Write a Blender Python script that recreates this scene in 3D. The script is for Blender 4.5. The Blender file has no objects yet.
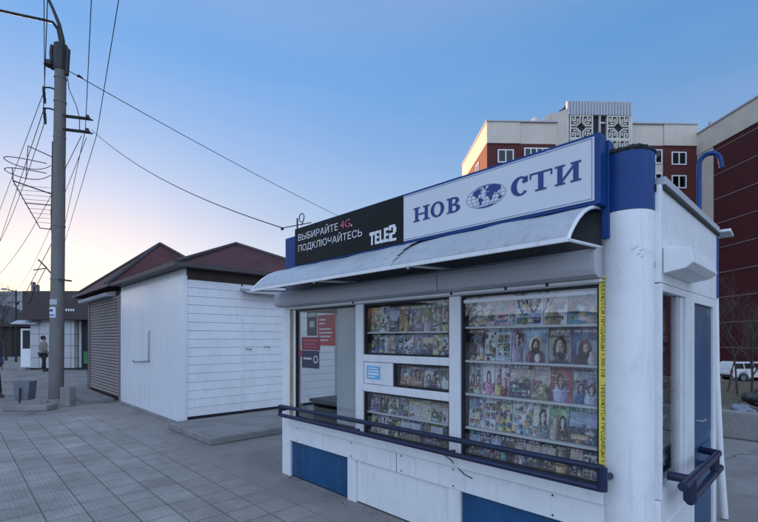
import bpy, bmesh, math, random
import numpy as np
from mathutils import Vector, Matrix
R = math.radians
C = bpy.context.scene.collection
S = bpy.context.scene
TH = math.atan2(459, 443)            # heading of the camera, left of +Y
CS, SN = math.cos(TH), math.sin(TH)

# ------------------------------------------------------------------ camera
cam_d = bpy.data.cameras.new('camera')
cam = bpy.data.objects.new('camera', cam_d); C.objects.link(cam)
cam.location = (0, 0, 1.6)
cam.rotation_euler = (R(90), 0, TH)
cam_d.sensor_width = 36
cam_d.lens = 443 / 758 * 36
cam_d.shift_y = 78 / 758
cam_d.clip_start = 0.05
cam_d.clip_end = 6000
S.camera = cam

# ------------------------------------------------------------------ world, sun, exposure
SUN_EL = R(4.6)
SUN_AZ = TH + R(36.0)                # left of +Y
W = bpy.data.worlds.new('World'); S.world = W; W.use_nodes = True
nt = W.node_tree; nt.nodes.clear()
sky = nt.nodes.new('ShaderNodeTexSky'); sky.sky_type = 'NISHITA'
sky.sun_disc = False
sky.sun_elevation = SUN_EL
sky.sun_rotation = -SUN_AZ
sky.altitude = 500
sky.air_density = 1.0
sky.dust_density = 0.6
sky.ozone_density = 2.0
bg = nt.nodes.new('ShaderNodeBackground'); bg.inputs[1].default_value = 0.15
out = nt.nodes.new('ShaderNodeOutputWorld')
gam = nt.nodes.new('ShaderNodeGamma'); gam.inputs[1].default_value = 0.40
hsv = nt.nodes.new('ShaderNodeHueSaturation'); hsv.inputs['Saturation'].default_value = 1.5
tint = nt.nodes.new('ShaderNodeMix'); tint.data_type = 'RGBA'; tint.blend_type = 'MULTIPLY'; tint.inputs[0].default_value = 1
# clearer, deeper blue with height; milky and warm low down
sepz = nt.nodes.new('ShaderNodeSeparateXYZ'); tcz = nt.nodes.new('ShaderNodeTexCoord'); rz_ = nt.nodes.new('ShaderNodeValToRGB')
rz_.color_ramp.elements[0].position = 0.04; rz_.color_ramp.elements[0].color = (0.80, 0.735, 0.87, 1)
em_ = rz_.color_ramp.elements.new(0.22); em_.color = (0.70, 0.67, 0.78, 1)
rz_.color_ramp.elements[2].position = 0.52; rz_.color_ramp.elements[2].color = (0.385, 0.61, 0.94, 1)
e3 = rz_.color_ramp.elements.new(0.86); e3.color = (1.05, 0.88, 0.92, 1)
nt.links.new(tcz.outputs['Generated'], sepz.inputs[0]); nt.links.new(sepz.outputs[2], rz_.inputs[0]); nt.links.new(rz_.outputs[0], tint.inputs[7])
# unseen sky behind the camera brightened, added as fill light for the kiosk front
FILL_SKY = (1.70, 2.16, 3.08)
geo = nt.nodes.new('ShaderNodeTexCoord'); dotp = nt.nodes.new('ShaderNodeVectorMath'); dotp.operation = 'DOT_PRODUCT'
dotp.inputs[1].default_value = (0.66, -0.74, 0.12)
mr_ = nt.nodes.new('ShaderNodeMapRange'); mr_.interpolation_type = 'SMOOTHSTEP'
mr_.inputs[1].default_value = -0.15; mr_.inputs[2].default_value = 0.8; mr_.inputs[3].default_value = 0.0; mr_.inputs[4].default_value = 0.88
fill_n = nt.nodes.new('ShaderNodeMix'); fill_n.data_type = 'RGBA'; fill_n.blend_type = 'MIX'; fill_n.inputs[7].default_value = FILL_SKY + (1,)
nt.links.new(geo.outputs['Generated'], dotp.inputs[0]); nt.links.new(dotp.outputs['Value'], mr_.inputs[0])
nt.links.new(sky.outputs[0], gam.inputs[0]); nt.links.new(gam.outputs[0], hsv.inputs['Color'])
nt.links.new(hsv.outputs[0], tint.inputs[6]); nt.links.new(tint.outputs[2], fill_n.inputs[6]); nt.links.new(mr_.outputs[0], fill_n.inputs[0])
wm = nt.nodes.new('ShaderNodeMapping'); wm.inputs['Scale'].default_value = (1.2, 1.2, 5.5); wm.inputs['Rotation'].default_value = (0.3, 0.1, 0.4)
wn = nt.nodes.new('ShaderNodeTexNoise'); wn.inputs['Scale'].default_value = 1.6; wn.inputs['Detail'].default_value = 7; wn.inputs['Roughness'].default_value = 0.55
wr = nt.nodes.new('ShaderNodeMapRange'); wr.inputs[1].default_value = 0.42; wr.inputs[2].default_value = 0.78; wr.inputs[3].default_value = 0.0; wr.inputs[4].default_value = 0.07
wx = nt.nodes.new('ShaderNodeMix'); wx.data_type = 'RGBA'; wx.inputs[7].default_value = (1.18, 1.2, 1.45, 1)
nt.links.new(geo.outputs['Generated'], wm.inputs[0]); nt.links.new(wm.outputs[0], wn.inputs['Vector']); nt.links.new(wn.outputs['Fac'], wr.inputs[0])
nt.links.new(wr.outputs[0], wx.inputs[0]); nt.links.new(fill_n.outputs[2], wx.inputs[6])
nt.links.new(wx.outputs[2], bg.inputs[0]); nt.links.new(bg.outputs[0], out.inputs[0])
sun_d = bpy.data.lights.new('sun', 'SUN'); sun_d.energy = 3.2; sun_d.angle = R(0.5)
sun_d.color = (1.0, 0.47, 0.25)
sun = bpy.data.objects.new('sun', sun_d); C.objects.link(sun)
sd = Vector((-math.sin(SUN_AZ) * math.cos(SUN_EL), math.cos(SUN_AZ) * math.cos(SUN_EL), math.sin(SUN_EL)))
sun.rotation_euler = sd.to_track_quat('Z', 'Y').to_euler()
S.view_settings.view_transform = 'Standard'
S.view_settings.look = 'None'
S.view_settings.gamma = 1
S.view_settings.use_curve_mapping = False
S.view_settings.exposure = 2.10

# ------------------------------------------------------------------ materials
def mat(name, col, rough=0.6, var=0.12, scale=3.0, bump=0.0, bscale=40.0, metal=0.0, col2=None, stretch=None, spec=0.5, dirt=0.0, streak=0.0):
    m = bpy.data.materials.new(name); m.use_nodes = True
    t = m.node_tree; b = t.nodes['Principled BSDF']; L = t.links
    tc = t.nodes.new('ShaderNodeTexCoord'); mp = t.nodes.new('ShaderNodeMapping')
    L.new(tc.outputs['Object'], mp.inputs[0])
    if stretch: mp.inputs['Scale'].default_value = stretch
    n = t.nodes.new('ShaderNodeTexNoise'); n.inputs['Scale'].default_value = scale; n.inputs['Detail'].default_value = 6
    n.inputs['Roughness'].default_value = 0.65
    L.new(mp.outputs[0], n.inputs['Vector'])
    r = t.nodes.new('ShaderNodeValToRGB')
    r.color_ramp.elements[0].position = 0.32; r.color_ramp.elements[1].position = 0.68
    a = tuple(max(0, c * (1 - var)) for c in col); z = col2 or tuple(min(1, c * (1 + var)) for c in col)
    r.color_ramp.elements[0].color = a + (1,); r.color_ramp.elements[1].color = tuple(z) + (1,)
    L.new(n.outputs['Fac'], r.inputs[0])
    last = r.outputs[0]
    if dirt > 0:                       # fine specks and smears of dirt
        n2 = t.nodes.new('ShaderNodeTexNoise'); n2.inputs['Scale'].default_value = scale * 4.3; n2.inputs['Detail'].default_value = 8
        n2.inputs['Roughness'].default_value = 0.75
        L.new(mp.outputs[0], n2.inputs['Vector'])
        r2 = t.nodes.new('ShaderNodeValToRGB'); r2.color_ramp.elements[0].position = 0.55; r2.color_ramp.elements[1].position = 0.8
        r2.color_ramp.elements[0].color = (0, 0, 0, 1); r2.color_ramp.elements[1].color = (dirt, dirt, dirt, 1)
        L.new(n2.outputs['Fac'], r2.inputs[0])
        mx = t.nodes.new('ShaderNodeMix'); mx.data_type = 'RGBA'
        L.new(r2.outputs[0], mx.inputs[0]); L.new(last, mx.inputs[6]); mx.inputs[7].default_value = (0.14, 0.13, 0.115, 1)
        last = mx.outputs[2]
    if streak > 0:                     # rain streaks: long vertical smears
        m3 = t.nodes.new('ShaderNodeMapping'); m3.inputs['Scale'].default_value = (9, 9, 0.55); L.new(tc.outputs['Object'], m3.inputs[0])
        n3 = t.nodes.new('ShaderNodeTexNoise'); n3.inputs['Scale'].default_value = 2.2; n3.inputs['Detail'].default_value = 7; n3.inputs['Roughness'].default_value = 0.7
        L.new(m3.outputs[0], n3.inputs['Vector'])
        r3 = t.nodes.new('ShaderNodeValToRGB'); r3.color_ramp.elements[0].position = 0.53; r3.color_ramp.elements[1].position = 0.78
        r3.color_ramp.elements[0].color = (0, 0, 0, 1); r3.color_ramp.elements[1].color = (streak, streak, streak, 1)
        L.new(n3.outputs['Fac'], r3.inputs[0])
        mx3 = t.nodes.new('ShaderNodeMix'); mx3.data_type = 'RGBA'
        L.new(r3.outputs[0], mx3.inputs[0]); L.new(last, mx3.inputs[6]); mx3.inputs[7].default_value = (0.20, 0.18, 0.155, 1)
        last = mx3.outputs[2]
    L.new(last, b.inputs['Base Color'])
    b.inputs['Roughness'].default_value = rough; b.inputs['Metallic'].default_value = metal
    b.inputs['Specular IOR Level'].default_value = spec
    if bump:
        nb = t.nodes.new('ShaderNodeTexNoise'); nb.inputs['Scale'].default_value = bscale; nb.inputs['Detail'].default_value = 5
        L.new(mp.outputs[0], nb.inputs['Vector'])
        bp = t.nodes.new('ShaderNodeBump'); bp.inputs['Strength'].default_value = bump; bp.inputs['Distance'].default_value = 0.02
        L.new(nb.outputs['Fac'], bp.inputs['Height']); L.new(bp.outputs[0], b.inputs['Normal'])
    return m

def attr_mat(name, rough=0.45):
    m = bpy.data.materials.new(name); m.use_nodes = True
    t = m.node_tree; b = t.nodes['Principled BSDF']
    a = t.nodes.new('ShaderNodeVertexColor'); a.layer_name = 'Col'
    t.links.new(a.outputs[0], b.inputs['Base Color']); b.inputs['Roughness'].default_value = rough
    return m

def glass_mat(name, tint=(0.86, 0.9, 0.9), refl=1.0):
    m = bpy.data.materials.new(name); m.use_nodes = True
    t = m.node_tree; t.nodes.clear(); L = t.links
    o = t.nodes.new('ShaderNodeOutputMaterial'); mx = t.nodes.new('ShaderNodeMixShader')
    tr = t.nodes.new('ShaderNodeBsdfTransparent'); tr.inputs[0].default_value = tint + (1,)
    gl = t.nodes.new('ShaderNodeBsdfGlossy'); gl.inputs['Roughness'].default_value = 0.015
    lw_ = t.nodes.new('ShaderNodeLayerWeight'); lw_.inputs[0].default_value = 0.5
    pw = t.nodes.new('ShaderNodeMath'); pw.operation = 'POWER'; pw.inputs[1].default_value = 4.5
    mu = t.nodes.new('ShaderNodeMath'); mu.operation = 'MULTIPLY_ADD'; mu.inputs[1].default_value = 0.8; mu.inputs[2].default_value = 0.042 * refl
    L.new(lw_.outputs['Facing'], pw.inputs[0]); L.new(pw.outputs[0], mu.inputs[0]); L.new(mu.outputs[0], mx.inputs[0])
    L.new(tr.outputs[0], mx.inputs[1]); L.new(gl.outputs[0], mx.inputs[2]); L.new(mx.outputs[0], o.inputs[0])
    return m

def brick_mat(name, c1, c2, mortar, bw, bh, off=0.0, msize=0.012, rough=0.8, bump=0.3, axes='XY', noise=0.25, stamp=False):
    m = bpy.data.materials.new(name); m.use_nodes = True
    t = m.node_tree; b = t.nodes['Principled BSDF']; L = t.links
    tc = t.nodes.new('ShaderNodeTexCoord')
    sp = t.nodes.new('ShaderNodeSeparateXYZ'); cb = t.nodes.new('ShaderNodeCombineXYZ')
    L.new(tc.outputs['Object'], sp.inputs[0])
    L.new(sp.outputs['XYZ'.index(axes[0])], cb.inputs[0]); L.new(sp.outputs['XYZ'.index(axes[1])], cb.inputs[1])
    br = t.nodes.new('ShaderNodeTexBrick'); br.offset = off; br.squash = 1
    br.inputs['Scale'].default_value = 1; br.inputs['Brick Width'].default_value = bw; br.inputs['Row Height'].default_value = bh
    br.inputs['Mortar Size'].default_value = msize; br.inputs['Mortar Smooth'].default_value = 0.3
    br.inputs['Color1'].default_value = c1 + (1,); br.inputs['Color2'].default_value = c2 + (1,); br.inputs['Mortar'].default_value = mortar + (1,)
    L.new(cb.outputs[0], br.inputs['Vector'])
    n = t.nodes.new('ShaderNodeTexNoise'); n.inputs['Scale'].default_value = 1.3; n.inputs['Detail'].default_value = 8; n.inputs['Roughness'].default_value = 0.7
    L.new(tc.outputs['Object'], n.inputs['Vector'])
    mr = t.nodes.new('ShaderNodeMapRange'); mr.inputs[1].default_value = 0.3; mr.inputs[2].default_value = 0.7
    mr.inputs[3].default_value = 1 - noise; mr.inputs[4].default_value = 1 + noise
    L.new(n.outputs['Fac'], mr.inputs[0])
    mx = t.nodes.new('ShaderNodeMix'); mx.data_type = 'RGBA'; mx.blend_type = 'MULTIPLY'; mx.inputs[0].default_value = 1
    L.new(br.outputs['Color'], mx.inputs[6]); L.new(mr.outputs[0], mx.inputs[7])
    L.new(mx.outputs[2], b.inputs['Base Color'])
    b.inputs['Roughness'].default_value = rough
    h = t.nodes.new('ShaderNodeMath'); h.operation = 'SUBTRACT'; h.inputs[0].default_value = 1
    L.new(br.outputs['Fac'], h.inputs[1]); hout = h.outputs[0]
    if stamp:                          # worn stamped relief of small lozenges on every slab
        v = t.nodes.new('ShaderNodeTexVoronoi'); v.inputs['Scale'].default_value = 26; v.inputs['Randomness'].default_value = 0.25
        L.new(cb.outputs[0], v.inputs['Vector'])
        ma = t.nodes.new('ShaderNodeMath'); ma.operation = 'MULTIPLY_ADD'; ma.inputs[1].default_value = -0.55
        L.new(v.outputs['Distance'], ma.inputs[0]); L.new(hout, ma.inputs[2]); hout = ma.outputs[0]
    bp = t.nodes.new('ShaderNodeBump'); bp.inputs['Strength'].default_value = bump; bp.inputs['Distance'].default_value = 0.02
    L.new(hout, bp.inputs['Height']); L.new(bp.outputs[0], b.inputs['Normal'])
    return m

def fade_pavers(m):
    """dust and old bitumen creep over the outer slabs, in patches"""
    t = m.node_tree; b = t.nodes['Principled BSDF']; L = t.links
    src = b.inputs['Base Color'].links[0].from_socket; bmp = b.inputs['Normal'].links[0].from_node
    tc = t.nodes.new('ShaderNodeTexCoord'); sp = t.nodes.new('ShaderNodeSeparateXYZ'); L.new(tc.outputs['Object'], sp.inputs[0])
    n = t.nodes.new('ShaderNodeTexNoise'); n.inputs['Scale'].default_value = 1.1; n.inputs['Detail'].default_value = 8; n.inputs['Roughness'].default_value = .75
    L.new(tc.outputs['Object'], n.inputs['Vector'])
    a = t.nodes.new('ShaderNodeMapRange'); a.inputs[1].default_value = 1.3; a.inputs[2].default_value = 2.9; L.new(sp.outputs[1], a.inputs[0])
    x = t.nodes.new('ShaderNodeMapRange'); x.inputs[1].default_value = -9.2; x.inputs[2].default_value = -12.0; L.new(sp.outputs[0], x.inputs[0])
    mxm = t.nodes.new('ShaderNodeMath'); mxm.operation = 'MAXIMUM'; L.new(a.outputs[0], mxm.inputs[0]); L.new(x.outputs[0], mxm.inputs[1])
    ad = t.nodes.new('ShaderNodeMath'); ad.operation = 'ADD'; L.new(mxm.outputs[0], ad.inputs[0]); L.new(n.outputs['Fac'], ad.inputs[1])
    f = t.nodes.new('ShaderNodeMapRange'); f.interpolation_type = 'SMOOTHSTEP'; f.inputs[1].default_value = 0.85; f.inputs[2].default_value = 1.45; L.new(ad.outputs[0], f.inputs[0])
    n2 = t.nodes.new('ShaderNodeTexNoise'); n2.inputs['Scale'].default_value = 1.1; n2.inputs['Detail'].default_value = 6; n2.inputs['Roughness'].default_value = .65
    L.new(tc.outputs['Object'], n2.inputs['Vector'])
    cr = t.nodes.new('ShaderNodeValToRGB'); cr.color_ramp.elements[0].position = .32; cr.color_ramp.elements[1].position = .68
    cr.color_ramp.elements[0].color = (0.17, 0.16, 0.15, 1); cr.color_ramp.elements[1].color = (0.27, 0.255, 0.24, 1); L.new(n2.outputs['Fac'], cr.inputs[0])
    mx = t.nodes.new('ShaderNodeMix'); mx.data_type = 'RGBA'; L.new(f.outputs[0], mx.inputs[0]); L.new(src, mx.inputs[6]); L.new(cr.outputs[0], mx.inputs[7])
    L.new(mx.outputs[2], b.inputs['Base Color'])
    inv = t.nodes.new('ShaderNodeMath'); inv.operation = 'MULTIPLY_ADD'; inv.inputs[1].default_value = -.55; inv.inputs[2].default_value = .6; L.new(f.outputs[0], inv.inputs[0])
    L.new(inv.outputs[0], bmp.inputs['Strength'])
M = {}
M['white'] = mat('white_paint', (0.74, 0.75, 0.75), 0.42, 0.06, 2.2, 0.05, 9, dirt=0.30, streak=0.30)
M['white_frame'] = mat('white_frame', (0.70, 0.71, 0.72), 0.38, 0.05, 3, dirt=0.28, streak=0.3)
M['blue'] = mat('blue_paint', (0.003, 0.043, 0.185), 0.42, 0.16, 2.5, 0.06, 8, streak=0.10, spec=0.3)
M['blue_panel'] = mat('blue_panel', (0.008, 0.065, 0.16), 0.33, 0.25, 2.0, 0.05, 5, dirt=0.25, streak=0.18)
M['navy'] = mat('navy_steel', (0.011, 0.017, 0.050), 0.38, 0.2, 9)
M['shutter_grey'] = mat('shutter_grey', (0.40, 0.41, 0.42), 0.45, 0.1, 3, dirt=0.3, stretch=(0.5, 1, 3))
M['awning'] = mat('awning_plastic', (0.40, 0.43, 0.46), 0.38, 0.08, 1.6, 0.2, 3.0, dirt=0.30, streak=0.75)
M['tar'] = mat('roof_tar', (0.012, 0.012, 0.014), 0.85, 0.3, 12, 0.5, 30)
M['sign_white'] = mat('sign_white', (0.60, 0.63, 0.66), 0.4, 0.04, 1.2, dirt=0.08)
M['sign_black'] = mat('sign_black', (0.009, 0.009, 0.009), 0.5, 0.2, 2, spec=0.2)
M['letter_blue'] = mat('letter_blue', (0.006, 0.036, 0.18), 0.45, 0.05, 4)
M['globe_line'] = mat('globe_line', (0.06, 0.13, 0.36), 0.5, 0.05, 4)
M['letter_white'] = mat('letter_white', (0.72, 0.72, 0.72), 0.5, 0.04, 4)
M['letter_pink'] = mat('letter_pink', (0.62, 0.10, 0.16), 0.5, 0.04, 4)
M['yellow'] = mat('yellow_tape', (0.72, 0.60, 0.07), 0.5, 0.08, 10, dirt=0.2)
M['old_tape'] = mat('faded_tape', (0.42, 0.34, 0.17), 0.5, 0.2, 10, dirt=0.4)
M['ink'] = mat('black_ink', (0.012, 0.012, 0.012), 0.6, 0.1, 4)
M['gasket'] = mat('dark_gasket', (0.012, 0.013, 0.016), 0.6, 0.2, 8)
M['recess'] = mat('recess_shade', (0.10, 0.105, 0.12), 0.7, 0.3, 3, dirt=0.4)  # wall darkened: the shade under the awning is put into its colour
M['rack'] = mat('rack_board', (0.03, 0.03, 0.035), 0.8, 0.25, 5)
M['shelf'] = mat('shelf_white', (0.62, 0.63, 0.62), 0.5, 0.06, 6)
M['interior'] = mat('interior_wall', (0.45, 0.47, 0.46), 0.7, 0.1, 2)
M['counter'] = mat('counter_dark', (0.03, 0.03, 0.034), 0.5, 0.3, 5)
M['floor_in'] = mat('kiosk_floor', (0.10, 0.09, 0.08), 0.8, 0.2, 6)
M['red_poster'] = mat('red_print', (0.42, 0.02, 0.035), 0.4, 0.12, 8)
M['maroon'] = mat('maroon_print', (0.24, 0.015, 0.05), 0.4, 0.1, 8)
M['navy_print'] = mat('navy_print', (0.012, 0.015, 0.06), 0.4, 0.15, 8)
M['sky_print'] = mat('sky_blue_print', (0.10, 0.42, 0.72), 0.4, 0.06, 8)
M['glass'] = glass_mat('window_glass', (0.96, 0.97, 0.97), 2.3)
M['glass_dark'] = glass_mat('far_glass', (0.25, 0.28, 0.3), 1.2)
M['print'] = attr_mat('printed_cover', 0.42)
M['steel'] = mat('galvanised_steel', (0.32, 0.33, 0.35), 0.4, 0.15, 12, metal=0.6)
M['band'] = mat('worn_band', (0.16, 0.155, 0.15), 0.6, 0.2, 9)
M['dark_metal'] = mat('dark_metal', (0.02, 0.02, 0.022), 0.6, 0.3, 9)
M['asphalt'] = mat('asphalt', (0.215, 0.203, 0.192), 0.88, 0.24, 1.1, 0.35, 60, dirt=0.35, col2=(0.29, 0.272, 0.256))
def crack(m):
    t = m.node_tree; b = t.nodes['Principled BSDF']; L = t.links; src = b.inputs['Base Color'].links[0].from_socket
    tc = t.nodes.new('ShaderNodeTexCoord'); n = t.nodes.new('ShaderNodeTexNoise'); n.inputs['Scale'].default_value = 1.6; n.inputs['Detail'].default_value = 6
    L.new(tc.outputs['Object'], n.inputs['Vector'])
    mv = t.nodes.new('ShaderNodeMix'); mv.data_type = 'RGBA'; mv.inputs[0].default_value = .35; L.new(tc.outputs['Object'], mv.inputs[6]); L.new(n.outputs['Color'], mv.inputs[7])
    v = t.nodes.new('ShaderNodeTexVoronoi'); v.feature = 'DISTANCE_TO_EDGE'; v.inputs['Scale'].default_value = .75; L.new(mv.outputs[2], v.inputs['Vector'])
    r = t.nodes.new('ShaderNodeMapRange'); r.inputs[1].default_value = .004; r.inputs[2].default_value = .016; r.inputs[3].default_value = .62; r.inputs[4].default_value = 0; L.new(v.outputs['Distance'], r.inputs[0])
    n2 = t.nodes.new('ShaderNodeTexNoise'); n2.inputs['Scale'].default_value = .5; L.new(tc.outputs['Object'], n2.inputs['Vector'])
    r2 = t.nodes.new('ShaderNodeMapRange'); r2.inputs[1].default_value = .46; r2.inputs[2].default_value = .6; L.new(n2.outputs['Fac'], r2.inputs[0])
    mu = t.nodes.new('ShaderNodeMath'); mu.operation = 'MULTIPLY'; L.new(r.outputs[0], mu.inputs[0]); L.new(r2.outputs[0], mu.inputs[1])
    mx = t.nodes.new('ShaderNodeMix'); mx.data_type = 'RGBA'; L.new(mu.outputs[0], mx.inputs[0]); L.new(src, mx.inputs[6]); mx.inputs[7].default_value = (.05, .048, .045, 1)
    L.new(mx.outputs[2], b.inputs['Base Color'])
crack(M['asphalt'])
M['paver'] = brick_mat('pavers', (0.315, 0.295, 0.272), (0.262, 0.247, 0.228), (0.15, 0.14, 0.128), 0.30, 0.30, 0.0, 0.008, 0.82, 0.7, 'XY', 0.32, True)
fade_pavers(M['paver'])
M['concrete'] = mat('concrete', (0.22, 0.215, 0.205), 0.9, 0.22, 2.5, 0.5, 22, dirt=0.45)
M['pole_concrete'] = mat('pole_concrete', (0.165, 0.155, 0.145), 0.9, 0.16, 3, 0.5, 30, dirt=0.4, stretch=(1, 1, 0.25))
M['dirt'] = mat('dirt_bank', (0.085, 0.070, 0.052), 0.95, 0.4, 0.9, 0.9, 9, col2=(0.15, 0.125, 0.09))
M['hill'] = mat('hill_side', (0.16, 0.165, 0.165), 1.0, 0.35, 0.05, 0, col2=(0.30, 0.285, 0.27))  # colour lightened to stand in for distance haze
M['shed_white'] = mat('shed_steel', (0.72, 0.74, 0.76), 0.20, 0.035, 1.4, 0.32, 2.6, stretch=(2.4, 2.4, 0.30), dirt=0.10, streak=0.30)
M['siding'] = mat('siding_board', (0.74, 0.755, 0.77), 0.42, 0.06, 2.5, 0.05, 8, dirt=0.20, streak=0.14)
M['roof_red'] = mat('red_roof_tile', (0.085, 0.022, 0.024), 0.6, 0.35, 2.2, 0.6, 16, dirt=0.35)
M['roof_edge'] = mat('roof_edge', (0.055, 0.045, 0.048), 0.5, 0.2, 3)
M['brown_wood'] = mat('dark_fascia', (0.035, 0.022, 0.020), 0.7, 0.3, 4)
M['roll_brown'] = mat('roller_shutter', (0.20, 0.165, 0.155), 0.42, 0.12, 2)
M['sheet_grey'] = mat('grey_sheet', (0.42, 0.44, 0.46), 0.45, 0.08, 3, dirt=0.2)
M['tile_white'] = brick_mat('white_tile', (0.46, 0.47, 0.48), (0.40, 0.41, 0.42), (0.15, 0.155, 0.16), 0.55, 0.62, 0.0, 0.02, 0.35, 0.2, 'XZ', 0.08)
M['fascia'] = mat('brown_fascia', (0.040, 0.026, 0.027), 0.55, 0.2, 1.5)
M['green'] = mat('green_board', (0.05, 0.20, 0.07), 0.6, 0.2, 2)
M['purple'] = mat('purple_print', (0.10, 0.03, 0.16), 0.6, 0.4, 3, col2=(0.30, 0.10, 0.30))
M['bin'] = mat('bin_paint', (0.12, 0.14, 0.16), 0.6, 0.25, 6, dirt=0.4)
M['beige'] = mat('beige_panel', (0.60, 0.53, 0.44), 0.85, 0.08, 0.6, dirt=0.15)
M['lattice'] = mat('lattice_concrete', (0.60, 0.575, 0.51), 0.85, 0.08, 0.8)
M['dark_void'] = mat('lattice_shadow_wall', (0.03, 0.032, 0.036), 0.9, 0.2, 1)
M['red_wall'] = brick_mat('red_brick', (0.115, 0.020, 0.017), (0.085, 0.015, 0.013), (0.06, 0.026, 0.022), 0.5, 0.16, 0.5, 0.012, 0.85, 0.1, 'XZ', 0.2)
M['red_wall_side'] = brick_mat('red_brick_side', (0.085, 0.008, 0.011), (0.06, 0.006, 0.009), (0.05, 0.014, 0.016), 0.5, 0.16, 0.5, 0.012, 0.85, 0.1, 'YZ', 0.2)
M['seam'] = mat('mortar_seam', (0.24, 0.19, 0.18), 0.9, 0.2, 2)
M['pvc'] = mat('window_pvc', (0.72, 0.73, 0.74), 0.4, 0.04, 2)
M['car_white'] = mat('car_paint', (0.72, 0.73, 0.74), 0.22, 0.04, 2, dirt=0.12)
M['tyre'] = mat('tyre_rubber', (0.015, 0.015, 0.016), 0.85, 0.2, 9)
M['rim'] = mat('wheel_rim', (0.36, 0.37, 0.38), 0.35, 0.1, 9, metal=0.7)
M['car_dark'] = mat('car_trim', (0.014, 0.014, 0.016), 0.5, 0.2, 6)
M['bark'] = mat('bark', (0.055, 0.045, 0.038), 0.95, 0.3, 7, 0.5, 25)
M['twig'] = mat('twig', (0.07, 0.057, 0.050), 0.95, 0.25, 7)
M['dry_grass'] = mat('dry_grass', (0.17, 0.135, 0.085), 0.95, 0.35, 2)
M['leaf'] = mat('dry_leaf', (0.10, 0.075, 0.05), 0.9, 0.5, 14, col2=(0.30, 0.26, 0.20))
M['bag_pale'] = mat('bag_pale', (0.20, 0.23, 0.30), 0.6, 0.22, 6, 0.6, 12)
M['bag_dark'] = mat('bag_dark', (0.03, 0.03, 0.034), 0.45, 0.3, 6, 0.6, 12)
M['cable'] = mat('cable', (0.014, 0.014, 0.016), 0.7, 0.1, 4)
M['skin'] = mat('skin', (0.42, 0.25, 0.18), 0.6, 0.06, 9)
M['hair'] = mat('hair', (0.02, 0.015, 0.012), 0.7, 0.2, 30)
M['coat_beige'] = mat('coat_beige', (0.20, 0.175, 0.16), 0.85, 0.15, 9)
M['cloth_dark'] = mat('cloth_dark', (0.022, 0.022, 0.028), 0.85, 0.2, 9)
M['coat_blue'] = mat('coat_blue', (0.035, 0.055, 0.10), 0.8, 0.15, 9)

def emis(name, col, s):
    m = bpy.data.materials.new(name); m.use_nodes = True
    b = m.node_tree.nodes['Principled BSDF']
    b.inputs['Base Color'].default_value = (0.8, 0.75, 0.6, 1)
    b.inputs['Emission Color'].default_value = col + (1,); b.inputs['Emission Strength'].default_value = s
    return m
M['bulb'] = emis('lit_bulb', (1.0, 0.86, 0.50), 1.1)

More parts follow.
